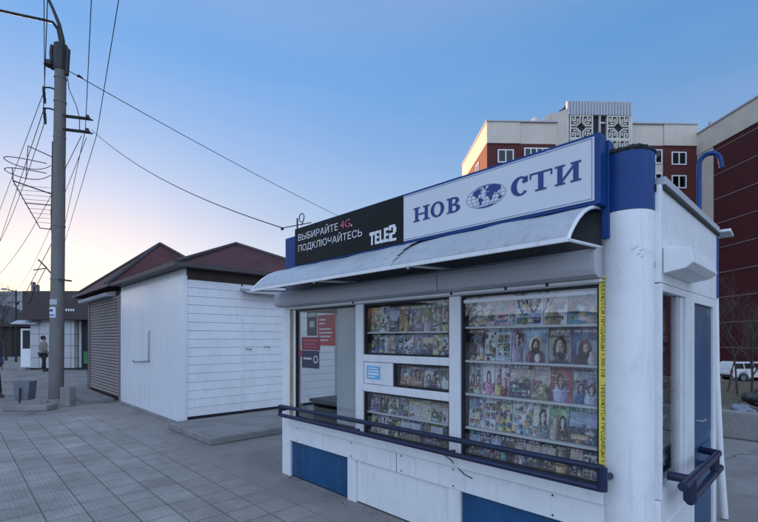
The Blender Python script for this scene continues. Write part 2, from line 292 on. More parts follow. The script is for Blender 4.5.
# ------------------------------------------------------------------ mesh helpers
class MB:
    def __init__(s): s.v = []; s.f = []
    def quad(s, *p):
        i = len(s.v); s.v += [tuple(q) for q in p]; s.f.append(tuple(range(i, i + len(p)))); return s
    def box(s, x0, x1, y0, y1, z0, z1):
        i = len(s.v)
        s.v += [(x, y, z) for z in (z0, z1) for y in (y0, y1) for x in (x0, x1)]
        s.f += [tuple(i + k for k in q) for q in ((0, 2, 3, 1), (4, 5, 7, 6), (0, 1, 5, 4), (2, 6, 7, 3), (0, 4, 6, 2), (1, 3, 7, 5))]
        return s
    def tube(s, pts, r, seg=10, cap=True):
        pts = [Vector(p) for p in pts]; n = len(pts)
        rr = r if isinstance(r, (list, tuple)) else [r] * n
        i0 = len(s.v); up = None
        for k, p in enumerate(pts):
            d = ((pts[k] - pts[k - 1]).normalized() if k else Vector()) + ((pts[k + 1] - pts[k]).normalized() if k < n - 1 else Vector())
            if d.length < 1e-6: d = Vector((0, 0, 1))
            d.normalize()
            if up is None:
                up = Vector((0, 0, 1)) if abs(d.z) < 0.9 else Vector((1, 0, 0))
            a = up - d * up.dot(d)
            if a.length < 1e-4: a = d.orthogonal()
            a.normalize(); b = d.cross(a); up = a
            for j in range(seg):
                t = 2 * math.pi * j / seg
                s.v.append(tuple(p + (a * math.cos(t) + b * math.sin(t)) * rr[k]))
        for k in range(n - 1):
            for j in range(seg):
                q = (j + 1) % seg
                s.f.append((i0 + k * seg + j, i0 + k * seg + q, i0 + (k + 1) * seg + q, i0 + (k + 1) * seg + j))
        if cap:
            s.f.append(tuple(i0 + j for j in range(seg))[::-1]); s.f.append(tuple(i0 + (n - 1) * seg + j for j in range(seg)))
        return s
    def lathe(s, cx, cy, prof, seg=32):
        i0 = len(s.v); n = len(prof)
        for r, z in prof:
            for j in range(seg):
                t = 2 * math.pi * j / seg; s.v.append((cx + r * math.cos(t), cy + r * math.sin(t), z))
        for k in range(n - 1):
            for j in range(seg):
                q = (j + 1) % seg
                s.f.append((i0 + k * seg + j, i0 + k * seg + q, i0 + (k + 1) * seg + q, i0 + (k + 1) * seg + j))
        s.f.append(tuple(i0 + j for j in range(seg))[::-1]); s.f.append(tuple(i0 + (n - 1) * seg + j for j in range(seg)))
        return s
    def prism(s, poly, a, b, axis='X'):
        """poly: 2D outline; extruded from a to b along axis. X: poly=(y,z); Y: poly=(x,z); Z: poly=(x,y)"""
        def mk(p, t): return {'X': (t, p[0], p[1]), 'Y': (p[0], t, p[1]), 'Z': (p[0], p[1], t)}[axis]
        i = len(s.v); n = len(poly)
        s.v += [mk(p, a) for p in poly] + [mk(p, b) for p in poly]
        s.f.append(tuple(range(i, i + n))); s.f.append(tuple(range(i + n, i + 2 * n))[::-1])
        for k in range(n):
            q = (k + 1) % n; s.f.append((i + k, i + n + k, i + n + q, i + q))
        return s
    def ball(s, c, r, seg=10, rings=7, sc=(1, 1, 1)):
        i0 = len(s.v)
        for k in range(rings + 1):
            ph = math.pi * k / rings
            for j in range(seg):
                t = 2 * math.pi * j / seg
                s.v.append((c[0] + r * sc[0] * math.sin(ph) * math.cos(t), c[1] + r * sc[1] * math.sin(ph) * math.sin(t), c[2] + r * sc[2] * math.cos(ph)))
        for k in range(rings):
            for j in range(seg):
                q = (j + 1) % seg
                s.f.append((i0 + k * seg + j, i0 + (k + 1) * seg + j, i0 + (k + 1) * seg + q, i0 + k * seg + q))
        return s
    def build(s, name, m, parent=None, smooth=False, bevel=0.0, off=None):
        me = bpy.data.meshes.new(name)
        if off is None:
            off = Vector((0, 0, 0)); p = parent
            while p is not None: off = off + p.location; p = p.parent
            if parent is not None and parent.get('local'): off = Vector((0, 0, 0))
        me.from_pydata([tuple(Vector(v) - off) for v in s.v], [], s.f)
        bm = bmesh.new(); bm.from_mesh(me); bmesh.ops.recalc_face_normals(bm, faces=bm.faces); bm.to_mesh(me); bm.free()
        me.materials.append(m)
        o = bpy.data.objects.new(name, me); C.objects.link(o)
        if parent: o.parent = parent
        if parent is not None and parent.get('local'): o['local'] = 1
        if smooth:
            for p in me.polygons: p.use_smooth = len(p.vertices) <= 4
            me.set_sharp_from_angle(angle=R(40))
        if bevel:
            b = o.modifiers.new('bevel', 'BEVEL'); b.width = bevel; b.segments = 2; b.limit_method = 'ANGLE'; b.harden_normals = False
        return o

def tag(o, label, cat, group=None):
    o['label'] = label; o['category'] = cat
    if group: o['group'] = group
    return o
def thing(name, label, cat, loc=(0, 0, 0), rz=0.0, group=None, local=False):
    o = bpy.data.objects.new(name, None); C.objects.link(o)
    o.location = loc; o.rotation_euler = (0, 0, rz); o.empty_display_size = 0.2
    if local: o['local'] = 1
    return tag(o, label, cat, group)
def struct(name, mb, m, **k):
    o = mb.build(name, m, **k); o['kind'] = 'structure'; return o
def single(name, mb, m, label, cat, base, group=None, **k):
    o = mb.build(name, m, off=Vector(base), **k); o.location = base; return tag(o, label, cat, group)
def dup(root, loc, rz=None, label=None):
    r = root.copy(); C.objects.link(r); r.location = loc
    if rz is not None: r.rotation_euler = (0, 0, rz)
    if label: r['label'] = label
    for ch in list(root.children):
        c = ch.copy(); C.objects.link(c); c.parent = r
        for g in list(ch.children):
            d = g.copy(); C.objects.link(d); d.parent = c
    return r
def pt(px, py, D):
    """a place D metres ahead of the viewpoint, seen at that bearing"""
    r = (px - 379) / 443 * D
    return Vector((r * CS - D * SN, r * SN + D * CS, 1.6 + (339 - py) / 443 * D))

def text_poly(string, bold=0.0, font_spacing=1.0):
    cu = bpy.data.curves.new('lettering', 'FONT'); cu.body = string; cu.size = 1; cu.offset = bold; cu.space_character = font_spacing
    cu.resolution_u = 3
    ob = bpy.data.objects.new('lettering', cu); C.objects.link(ob)
    bpy.context.view_layer.update()
    dg = bpy.context.evaluated_depsgraph_get()
    me = bpy.data.meshes.new_from_object(ob.evaluated_get(dg))
    vs = [v.co.copy() for v in me.vertices]; fs = [tuple(p.vertices) for p in me.polygons]
    bpy.data.objects.remove(ob); bpy.data.curves.remove(cu); bpy.data.meshes.remove(me)
    xs = [v.x for v in vs]; ys = [v.y for v in vs]
    x0, x1, y0, y1 = min(xs), max(xs), min(ys), max(ys)
    return [((v.x - x0) / (x1 - x0), (v.y - y0) / (y1 - y0)) for v in vs], fs
def add_text(mb, string, fn, bold=0.0, sp=1.0):
    """fn maps (u, v) in 0..1 to a 3D point"""
    uv, fs = text_poly(string, bold, sp); i = len(mb.v)
    mb.v += [tuple(fn(u, v)) for u, v in uv]; mb.f += [tuple(i + k for k in f) for f in fs]

# ================================================================== THE SETTING
def ground_z(x, y):
    if y <= 9.3: return 0.0
    w = min(1, max(0, (x + 26) / 8))
    z = 0.30 - (y - 9.3) * 0.058 if y < 52 else -2.18
    return z * w
xs = [-3000, -1200, -500, -200, -100, -60, -45] + [-40 + i * 2 for i in range(31)] + [30, 60, 200, 1000, 3000]
ys = [-3000, -800, -200, -60, -20, -8, 0, 4, 9.0, 9.3] + [10 + i * 1.4 for i in range(32)] + [60, 80, 120, 300, 1000, 3000]
g = MB(); rng = random.Random(3)
for y in ys:
    for x in xs:
        z = ground_z(x, y)
        if 10 < y < 52 and x > -18: z += rng.uniform(-0.10, 0.10)
        g.v.append((x, y, z))
nx = len(xs)
for j in range(len(ys) - 1):
    for i in range(nx - 1):
        g.f.append((j * nx + i, j * nx + i + 1, (j + 1) * nx + i + 1, (j + 1) * nx + i))
gr = struct('ground', g, M['asphalt'])
gr.data.materials.append(M['dirt'])
for p in gr.data.polygons:
    if p.center.y > 9.1 and -24 < p.center.x < 60 and p.center.y < 46: p.material_index = 1
struct('pavement', MB().quad((-11.6, -14, 0.004), (6, -14, 0.004), (6, 2.78, 0.004), (-11.6, 2.78, 0.004)), M['paver'])
# wooded hills behind the far shops, to the left; the low sun stands just behind their crest
h = MB(); n = 60; rng = random.Random(8)
prof = []
for i in range(n + 1):
    px = -900 + i * 28
    a = math.atan2(px - 379, 443)
    t = 0.5 + 0.5 * math.sin(px * 0.013 + 1.0) * math.cos(px * 0.0051)
    H = 42 + 5 * (t - 0.5) + rng.uniform(-0.9, 0.9)
    if px > 240: H = max(12, H - (px - 240) * 0.05)
    prof.append((a, H))
for rr, k in ((300, 0.0), (325, 0.45), (350, 0.8), (372, 0.97), (395, 1.0), (520, 0.9)):
    for a, H in prof:
        rad = rr / max(0.35, math.cos(a)) if a > -0.9 else rr * 1.6
        r, d = rad * math.sin(a), rad * math.cos(a)
        h.v.append((r * CS - d * SN, r * SN + d * CS, -1 + (H + rng.uniform(-1.0, 1.0)) * k))
for k in range(5):
    for i in range(n): h.f.append((k * (n + 1) + i, k * (n + 1) + i + 1, (k + 1) * (n + 1) + i + 1, (k + 1) * (n + 1) + i))
struct('hills', h, M['hill'], smooth=True)

# ================================================================== NEWS KIOSK
KX0, KX1, KY0, KY1 = -4.61, -0.715, 2.84, 4.66
K = thing('news_kiosk', 'blue and white news kiosk with curved awning and magazine windows', 'kiosk', (-2.66, 2.84, 0))
def kp(mb, name, m, bevel=0.004, parent=None, **k): return mb.build(name, m, parent or K, bevel=bevel, **k)

kp(MB().box(-4.60, -0.98, 2.872, 2.93, 0.0, 0.0115), 'base_contact_shade', M['gasket'], 0)  # dark strip added as contact shade below the base panels
# lower front: posts, beam, recessed panels, sill
kp(MB().box(-4.61, -4.44, 2.842, 2.99, 0.0, 1.975), 'corner_post', M['white'])
for a, b in ((-3.40, -3.28), (-2.155, -2.04)):
    kp(MB().box(a, b, 2.842, 2.94, 0.0, 0.418), 'base_post', M['white'])
kp(MB().box(-4.437, -3.403, 2.868, 2.90, 0.012, 0.416), 'base_panel', M['blue_panel'])['label'] = 'blue left base panel'
kp(MB().box(-3.277, -2.158, 2.866, 2.90, 0.012, 0.416), 'base_panel', M['white'])['label'] = 'white middle base panel'
kp(MB().box(-2.037, -0.98, 2.868, 2.90, 0.012, 0.416), 'base_panel', M['blue_panel'])['label'] = 'blue right base panel'
kp(MB().box(-4.437, -0.98, 2.838, 2.94, 0.42, 0.598), 'front_beam', M['white'])
kp(MB().box(-4.437, -0.98, 2.815, 2.945, 0.60, 0.692), 'window_sill', M['white'], 0.006)
kp(MB().box(-4.5, -0.9, 2.90, 4.6, 0.0, 0.06), 'floor', M['floor_in'], 0)
# window frames on the front
fr = MB()
fr.box(-3.275, -3.168, 2.84, 2.90, 0.695, 1.935)
fr.box(-2.145, -2.038, 2.84, 2.90, 0.695, 1.935)
fr.box(-1.012, -0.975, 2.84, 2.90, 0.695, 1.935)
fr.box(-4.437, -4.345, 2.85, 2.90, 0.695, 1.935)
fr.box(-4.437, -0.975, 2.84, 2.90, 1.937, 1.985)
fr.box(-3.166, -2.147, 2.842, 2.90, 1.385, 1.452)
fr.box(-3.166, -2.147, 2.842, 2.90, 1.102, 1.172)
fr.box(-2.84, -2.775, 2.846, 2.90, 1.174, 1.383)
kp(fr, 'window_frame', M['white_frame'], 0.005)
inn = MB()                                      # darker inner beads
for x0, x1, z0, z1 in ((-4.343, -3.277, 0.697, 1.933), (-3.164, -2.149, 1.454, 1.933), (-2.773, -2.149, 1.174, 1.383), (-3.164, -2.149, 0.697, 1.10), (-2.036, -1.014, 0.697, 1.933)):
    t = 0.014
    inn.box(x0, x0 + t, 2.857, 2.889, z0, z1); inn.box(x1 - t, x1, 2.857, 2.889, z0, z1)
    inn.box(x0 + t, x1 - t, 2.857, 2.889, z0, z0 + t); inn.box(x0 + t, x1 - t, 2.857, 2.889, z1 - t, z1)
kp(inn, 'gasket', M['gasket'], 0)
for x0, x1, z0, z1 in ((-4.33, -3.29, 0.71, 1.92), (-3.15, -2.163, 1.467, 1.92), (-2.76, -2.163, 1.187, 1.37), (-3.15, -2.163, 0.71, 1.087), (-2.022, -1.028, 0.71, 1.92)):
    kp(MB().box(x0, x1, 2.872, 2.876, z0, z1), 'window_pane', M['glass'], 0)
hdr = MB().box(-2.022, -1.028, 2.866, 2.8715, 1.876, 1.904)
kp(hdr, 'window_frame', M['white_frame'], 0.002)
for x_ in (-4.30, -3.34, -2.66, -2.10, -1.30):
    for z_ in (0.445, 0.575): kp(MB().ball((x_, 2.837, z_), 0.0075, 8, 5, (1, .6, 1)), 'screw', M['dark_metal'], 0)
for x_ in (-2.72,): kp(MB().box(x_, x_ + .004, 2.8365, 2.8378, .422, .597), 'panel_seam', M['gasket'], 0)
# service hatch with a sticker
ht = kp(MB().box(-3.162, -2.843, 2.852, 2.895, 1.176, 1.381), 'service_hatch', M['white_frame'], 0.004)
kp(MB().box(-3.12, -2.94, 2.848, 2.8515, 1.225, 1.345), 'sticker', M['sky_print'], 0, ht)
tx = MB()
for k, (w, zz) in enumerate(((0.13, 1.325), (0.15, 1.30), (0.10, 1.245))):
    tx.box(-3.10, -3.10 + w, 2.8462, 2.8478, zz - 0.006, zz + 0.006)
tx.box(-3.105, -2.955, 2.8462, 2.8478, 1.262, 1.283)
kp(tx, 'sticker_print', M['letter_white'], 0, ht)
# upper front wall, inside walls, ceiling, roof
kp(MB().box(-4.60, -0.98, 2.88, 2.94, 2.392, 2.80), 'upper_wall', M['blue'])
kp(MB().box(-4.60, -0.98, 2.88, 2.94, 1.988, 2.39), 'shutter_recess', M['recess'])
kp(MB().box(-4.60, -0.74, 2.942, 4.60, 2.02, 2.05), 'ceiling', M['interior'], 0)
kp(MB().box(-4.64, -0.735, 2.942, 4.70, 2.46, 2.50), 'roof', M['tar'], 0)
kp(MB().box(-4.55, -0.77, 4.56, 4.62, 0.06, 2.455), 'back_wall', M['interior'], 0)
# left end wall: glazed, through which the white booth is seen
lw = MB()
lw.box(-4.60, -4.54, 2.992, 4.66, 0.0, 0.72); lw.box(-4.60, -4.54, 2.992, 4.66, 1.93, 2.455)
lw.box(-4.60, -4.54, 4.46, 4.66, 0.722, 1.928); lw.box(-4.60, -4.54, 3.62, 3.69, 0.722, 1.928)
kp(lw, 'end_wall', M['white'])
for a, b in ((2.994, 3.618), (3.692, 4.458)):
    kp(MB().box(-4.572, -4.568, a, b, 0.722, 1.928), 'window_pane', M['glass'], 0)
# right end wall
XR = -0.715
rw = MB()
rw.box(XR - 0.06, XR, 2.96, 3.76, 0.0, 0.655); rw.box(XR - 0.06, XR, 2.96, 4.66, 1.93, 2.50)
rw.box(XR - 0.06, XR, 3.60, 3.84, 0.657, 1.928); rw.box(XR - 0.06, XR, 4.54, 4.66, 0.0, 1.928)
rw.box(XR - 0.06, XR, 3.762, 3.84, 0.0, 0.655); rw.box(XR - 0.06, XR, 3.842, 4.538, 1.86, 1.928)
kp(rw, 'end_wall', M['white'])
kp(MB().box(XR - 0.004, XR + 0.006, 3.10, 3.66, 0.12, 0.50), 'base_panel', M['white'])
sf = MB()
x0, x1, t = XR - 0.055, XR + 0.006, 0.045
sf.box(x0, x1, 2.965, 2.985, 0.66, 1.925); sf.box(x0, x1, 3.555, 3.598, 0.66, 1.925)
sf.box(x0, x1, 2.987, 3.553, 0.66, 0.705); sf.box(x0, x1, 2.987, 3.553, 1.88, 1.925)
kp(sf, 'window_frame', M['white_frame'], 0.004)
for y_ in (3.475, 3.52):
    kp(MB().box(XR - 0.05, XR - 0.008, y_, y_ + 0.022, 0.707, 1.878), 'glazing_bar', M['white_frame'], 0.003)
kp(MB().box(XR - 0.05, XR - 0.012, 3.40, 3.43, 0.707, 1.878), 'glazing_bar', M['shutter_grey'], 0.003)
kp(MB().box(XR - 0.03, XR - 0.026, 2.987, 3.553, 0.707, 1.878), 'window_pane', M['glass'], 0)
kp(MB().box(XR - 0.14, XR - 0.122, 3.10, 3.83, 0.70, 1.95), 'rack_board', M['rack'], 0)
dr = kp(MB().box(XR - 0.045, XR - 0.018, 3.845, 4.535, 0.03, 1.855), 'door', M['blue_panel'])
dpm = MB().box(XR - 0.017, XR - 0.008, 3.90, 4.48, 0.12, 0.78).box(XR - 0.017, XR - 0.008, 3.90, 4.48, 0.86, 1.78)
kp(dpm, 'door_panel', M['blue_panel'], 0.004, dr)
kp(MB().tube([(XR - 0.015, 3.93, 1.0), (XR + 0.03, 3.93, 1.0), (XR + 0.03, 4.04, 1.0)], 0.009, 8), 'handle', M['steel'], 0, dr)
# side roller shutter box
kp(MB().prism([(-0.712, 2.14), (-0.58, 2.125), (-0.562, 2.035), (-0.60, 2.005), (-0.712, 1.985)], 3.0, 3.70, 'Y'), 'shutter_box', M['white'], 0.004)
# round corner column with blue head and tar cap
col = MB().lathe(-0.885, 2.944, [(0.142, 0.0), (0.142, 2.348)], 48)
co = kp(col, 'corner_column', M['white'], 0, smooth=True)
co2 = kp(MB().lathe(-0.885, 2.944, [(0.1435, 2.35), (0.1435, 2.69)], 48), 'column_head', M['blue'], 0, co, smooth=True)
rng = random.Random(4)
cp = MB().lathe(-0.885, 2.944, [(0.141, 2.691), (0.147, 2.695), (0.148, 2.706), (0.136, 2.72), (0.08, 2.724), (0.01, 2.725)], 40)
cp.v = [(x + rng.uniform(-.004, .004), y + rng.uniform(-.004, .004), z + rng.uniform(-.006, .008)) for x, y, z in cp.v]
kp(cp, 'column_cap', M['tar'], 0, co)
stain = MB()
for p in ((0, 0), (0.02, 0.012), (0.045, -0.006), (0.03, -0.03), (0.05, -0.045)):
    a0 = R(-62) + p[0] / 0.147
    stain.quad(*[(-0.885 + 0.1428 * math.cos(a0 + u), 2.944 + 0.1428 * math.sin(a0 + u), 2.11 + p[1] + v) for u, v in ((-.07, -.004), (.07, .008), (.08, .016), (-.06, .006))])
kp(stain, 'glue_mark', M['sheet_grey'], 0, co)
# left corner: slimmer blue column head above the awning
kp(MB().lathe(-4.53, 2.99, [(0.085, 2.28), (0.085, 2.70)], 24), 'column_head', M['blue'], 0, smooth=True)
kp(MB().lathe(-4.53, 2.99, [(0.10, 2.703), (0.11, 2.712), (0.10, 2.73), (0.02, 2.735)], 24), 'column_cap', M['sheet_grey'], 0)
# rear right corner: blue strip, white drain pipe
kp(MB().lathe(-0.76, 4.70, [(0.055, 1.95), (0.055, 2.47)], 20), 'corner_strip', M['blue'], 0, smooth=True)
kp(MB().tube([(-0.742, 4.74, 1.95), (-0.737, 4.76, 1.3), (-0.72, 4.83, 0.6), (-0.70, 4.93, 0.02)], 0.031, 12), 'drain_pipe', M['white'], 0, smooth=True)
# parapet trim along the right edge of the roof
kp(MB().box(-0.765, -0.698, 3.0, 4.70, 2.504, 2.552), 'roof_trim', M['sheet_grey'])
kp(MB().box(-0.713, -0.694, 3.0, 4.70, 2.476, 2.502), 'roof_drip', M['dark_metal'])
# roller shutter housings over the front windows, rounded
def housing(a, b):
    P = [(2.878, 2.152), (2.755, 2.14), (2.712, 2.115), (2.700, 2.085), (2.700, 2.01), (2.712, 1.98), (2.755, 1.967), (2.878, 1.966)]
    return MB().prism(P, a, b, 'X')
kp(housing(-4.56, -2.16), 'shutter_box', M['shutter_grey'], 0.003)
kp(housing(-2.152, -0.985), 'shutter_box', M['shutter_grey'], 0.003)
gd = MB().box(-4.44, -0.99, 2.80, 2.838, 1.944, 1.9645)
kp(gd, 'shutter_bar', M['white_frame'], 0.002)
for x in (-3.26, -2.09, -1.62, -1.32):
    kp(MB().ball((x, 2.80, 1.953), 0.011, 8, 5), 'bolt', M['gasket'], 0)
# curved awning sheet
N = 140; A = MB(); prof = [(2.835, 2.405), (2.74, 2.392), (2.65, 2.365), (2.565, 2.325), (2.49, 2.275), (2.43, 2.222), (2.385, 2.175), (2.36, 2.138)]
rng = random.Random(12)
for i in range(N + 1):
    x = -4.44 + i * (3.44 / N)
    for k, (y, z) in enumerate(prof):
        w = math.sin(x * 9.1) * math.sin(x * 3.7 + k * 0.5) * 0.010 * math.sin(math.pi * min(1, k / 7.0)) + (0.014 * math.exp(-((x + 2.35) / 0.07) ** 2) if 1 < k < 6 else 0)
        A.v.append((x, y, z - w))
for i in range(N):
    for k in range(len(prof) - 1):
        q = len(prof); A.f.append((i * q + k, i * q + k + 1, (i + 1) * q + k + 1, (i + 1) * q + k))
aw = kp(A, 'awning', M['awning'], 0, smooth=True)
sm = aw.modifiers.new('thick', 'SOLIDIFY'); sm.thickness = 0.006
lap = MB()
for k in range(len(prof) - 1):
    (ya, za), (yb, zb) = prof[k], prof[k + 1]; lap.quad((-2.42, ya - .0012, za + .0042), (-2.30, ya - .0012, za + .0042), (-2.33, yb - .0012, zb + .0042), (-2.45, yb - .0012, zb + .0042))
kp(lap, 'lap_strip', M['sheet_grey'], 0, aw)
edge = MB().box(-4.45, -0.995, 2.345, 2.362, 2.116, 2.142)
kp(edge, 'awning_edge', M['white'], 0.003, aw)
for x in (-4.444, -3.3, -2.15, -0.998):
    rib = MB().tube([(x, y, z - (0.010 if x in (-4.444, -0.998) else 0.030)) for y, z in prof], 0.011, 8)
    rib.tube([(x, 2.36, 2.128), (x, 2.87, 2.158)], 0.010, 8)
    kp(rib, 'awning_rib', M['white'], 0, aw, smooth=True)
# sign board above the awning
SY = 2.69
kp(MB().box(-4.12, -0.955, 2.70, 2.80, 2.385, 2.800), 'sign_case', M['blue'], 0.004)
kp(MB().box(-2.497, -0.986, SY + 0.003, 2.699, 2.408, 2.780), 'sign_panel', M['sign_white'], 0)['label'] = 'white sign panel with blue lettering'
sb = kp(MB().box(-4.11, -2.503, SY + 0.003, 2.699, 2.40, 2.792), 'sign_panel', M['sign_black'], 0)
sb['label'] = 'black advertising panel with white lettering'
th_ = MB()
for a, b, c, d in ((-2.485, -0.997, 2.770, 2.7725), (-2.485, -0.997, 2.418, 2.4205)): th_.box(a, b, SY + 0.0005, SY + 0.0025, c, d)
th_.box(-0.9995, -0.997, SY + 0.0005, SY + 0.0025, 2.4215, 2.769)
kp(th_, 'sign_border', M['globe_line'], 0)
kp(MB().box(-0.985, -0.940, 2.801, 2.879, 2.20, 2.78), 'sign_bracket', M['blue'])

def sgn(x0, x1, z0, z1, y=SY):
    return lambda u, v: (x0 + u * (x1 - x0), y, z0 + v * (z1 - z0))
T = MB()
add_text(T, 'ВЫБИРАЙТЕ', sgn(-4.04, -3.36, 2.655, 2.745), 0.0)
kp(T, 'slogan', M['letter_white'], 0, K); T = MB()
add_text(T, 'ПОДКЛЮЧАЙТЕСЬ', sgn(-4.04, -3.01, 2.525, 2.628), 0.0)
kp(T, 'slogan', M['letter_white'], 0, K)
T = MB().box(-3.165, -3.150, SY - .0005, SY + .001, 2.655, 2.670)
kp(T, 'full_stop', M['letter_white'], 0)
T = MB(); add_text(T, '4G', sgn(-3.325, -3.175, 2.655, 2.730), 0.0)
kp(T, 'slogan_accent', M['letter_pink'], 0)
# heavy slab letters of the operator's logo, drawn as non-overlapping bars
lg = MB()
def bars(mb, x0, z0, w, hh, rects, y=SY):
    for a, b, c, d in rects:
        mb.quad((x0 + a * w, y, z0 + c * hh), (x0 + b * w, y, z0 + c * hh), (x0 + b * w, y, z0 + d * hh), (x0 + a * w, y, z0 + d * hh))
Lx, Lz, Lh = -2.91, 2.435, 0.115
Tt = [(0, 1, .74, 1), (.33, .67, 0, .74)]
Ee = [(0, .42, 0, 1), (.42, 1, .8, 1), (.42, .9, .42, .6), (.42, 1, 0, .2)]
Ll = [(0, .42, 0, 1), (.42, 1, 0, .24)]
bars(lg, Lx, Lz, 0.066, Lh, Tt); bars(lg, Lx + 0.070, Lz, 0.055, Lh, Ee); bars(lg, Lx + 0.129, Lz, 0.052, Lh, Ll); bars(lg, Lx + 0.184, Lz, 0.058, Lh * 1.06, Ee)
Two = [(0, .85, .84, 1), (.55, 1, .52, .84), (0, .85, .40, .52), (0, .45, .16, .40), (0, 1, 0, .16), (0, .3, .68, .84)]
bars(lg, Lx + 0.247, Lz - 0.004, 0.085, Lh * 1.2, Two)
kp(lg, 'operator_logo', M['letter_white'], 0)
# serif capitals on the white panel
Lt = MB(); Z0, Z1 = 2.542, 2.655; HH = Z1 - Z0
def rect(a, b, c, d): Lt.quad((a, SY, c), (b, SY, c), (b, SY, d), (a, SY, d))
def stem(xc, w, sw, top=True, bot=True, z0=Z0, z1=Z1):
    s = 0.011
    rect(xc - w / 2, xc + w / 2, z0 + s, z1 - s)
    rect(xc - sw / 2, xc + sw / 2, z0, z0 + s); rect(xc - sw / 2, xc + sw / 2, z1 - s, z1)
def ring(cx, cz, ro, rzo, ri, rzi, a0=0, a1=360, n=36, dx=0.0):
    for k in range(n):
        t, q = R(a0 + (a1 - a0) * k / n), R(a0 + (a1 - a0) * (k + 1) / n)
        P = lambda tt, rx, rz, ox: (cx + ox + rx * math.cos(tt), SY, cz + rz * math.sin(tt))
        Lt.quad(P(t, ro, rzo, 0), P(q, ro, rzo, 0), P(q, ri, rzi, dx), P(t, ri, rzi, dx))
stem(-2.352, 0.033, 0.070); stem(-2.252, 0.033, 0.070); rect(-2.3345, -2.2695, 2.592, 2.604)
ring(-2.142, (Z0 + Z1) / 2, 0.066, HH / 2 + .003, 0.033, HH / 2 - .010)
stem(-2.018, 0.033, 0.066)
ring(-1.9845, 2.6280, 0.046, 0.027, 0.014, 0.017, -90, 90, 16); ring(-1.9845, 2.5725, 0.056, 0.0305, 0.020, 0.020, -90, 90, 16)
rect(-2.001, -1.985, 2.645, 2.655); rect(-2.001, -1.985, 2.5935, 2.6055); rect(-2.001, -1.985, 2.542, 2.552)
kp(Lt, 'sign_letters', M['letter_blue'], 0); Lt = MB()
ZS0, ZS1 = 2.545, 2.665; HS = ZS1 - ZS0
ring(-1.452, (ZS0 + ZS1) / 2, 0.066, HS / 2 + .003, 0.030, HS / 2 - .010, 42, 318, 30, 0.006)
rect(-1.412, -1.398, 2.622, 2.662); Lt.quad(*[(-1.424 + .013 * math.cos(R(a)), SY - .0006, 2.632 + .013 * math.sin(R(a))) for a in range(0, 360, 30)])
s = 0.011
rect(-1.328, -1.292, ZS0 + s, ZS1 - s); rect(-1.348, -1.272, ZS0, ZS0 + s); rect(-1.385, -1.235, ZS1 - s, ZS1)
rect(-1.385, -1.374, ZS1 - 0.036, ZS1 - s); rect(-1.246, -1.235, ZS1 - 0.036, ZS1 - s)
stem(-1.187, 0.032, 0.064, z0=ZS0, z1=ZS1); stem(-1.090, 0.032, 0.064, z0=ZS0, z1=ZS1)
Lt.quad((-1.1705, SY, ZS0 + .014), (-1.1705, SY, ZS0 + .036), (-1.1065, SY, ZS1 - .014), (-1.1065, SY, ZS1 - .036))
kp(Lt, 'sign_letters', M['letter_blue'], 0)
# globe between the letters: fine graticule and continents
GX, GZ, GA, GB = -1.715, 2.600, 0.158, 0.078
Gl = MB()
def arcline(f, n=40, w=0.0013):
    P = [f(k / n) for k in range(n + 1)]
    for k in range(n):
        (x0, z0), (x1, z1) = P[k], P[k + 1]; d = math.hypot(x1 - x0, z1 - z0) or 1; nx_, nz_ = -(z1 - z0) / d * w, (x1 - x0) / d * w
        Gl.quad((x0 - nx_, SY + .001, z0 - nz_), (x1 - nx_, SY + .001, z1 - nz_), (x1 + nx_, SY + .001, z1 + nz_), (x0 + nx_, SY + .001, z0 + nz_))
for i, m_ in enumerate((-1, -.75, -.5, -.25, 0, .25, .5, .75, 1)):
    arcline(lambda t: (GX + GA * m_ * math.cos(math.pi * (t - .5)), GZ + GB * math.sin(math.pi * (t - .5))))
for la in (-.66, -.33, 0, .33, .66):
    hw = GA * math.sqrt(1 - la * la); arcline(lambda t: (GX - hw + 2 * hw * t, GZ + GB * la), 4, 0.001)
kp(Gl, 'globe_graticule', M['globe_line'], 0)
Ct = MB()
def land(pts): Ct.quad(*[(GX + x * GA, SY - 0.0005, GZ + z * GB) for x, z in pts])
land([(-.62, .62), (-.35, .80), (-.18, .72), (-.28, .50), (-.22, .38), (-.34, .30), (-.40, .08), (-.32, -.02), (-.42, .02), (-.55, .22), (-.66, .40)])
land([(-.34, -.06), (-.18, -.10), (-.10, -.26), (-.20, -.48), (-.24, -.74), (-.30, -.66), (-.32, -.36), (-.38, -.22)])
land([(.02, .30), (.06, .16), (.02, .02), (.14, -.02), (.20, -.30), (.26, -.52), (.34, -.34), (.36, -.06), (.44, .06), (.36, .30), (.22, .34)])
land([(.04, .40), (.14, .42), (.34, .34), (.46, .12), (.50, .22), (.58, .04), (.62, .24), (.74, .30), (.78, .55), (.66, .74), (.46, .88), (.20, .90), (.14, .72), (.04, .58)])
land([(.62, -.36), (.74, -.22), (.84, -.30), (.78, -.50), (.66, -.52)])
land([(.60, -.06), (.68, -.02), (.72, -.14), (.64, -.16)])
land([(-.10, .88), (.02, .94), (.02, .74), (-.06, .70)])
land([(-.42, -.90), (.0, -.88), (.40, -.82), (.52, -.80), (.30, -.94), (.0, -1.0), (-.26, -.97)])
kp(Ct, 'globe_land', M['letter_blue'], 0)
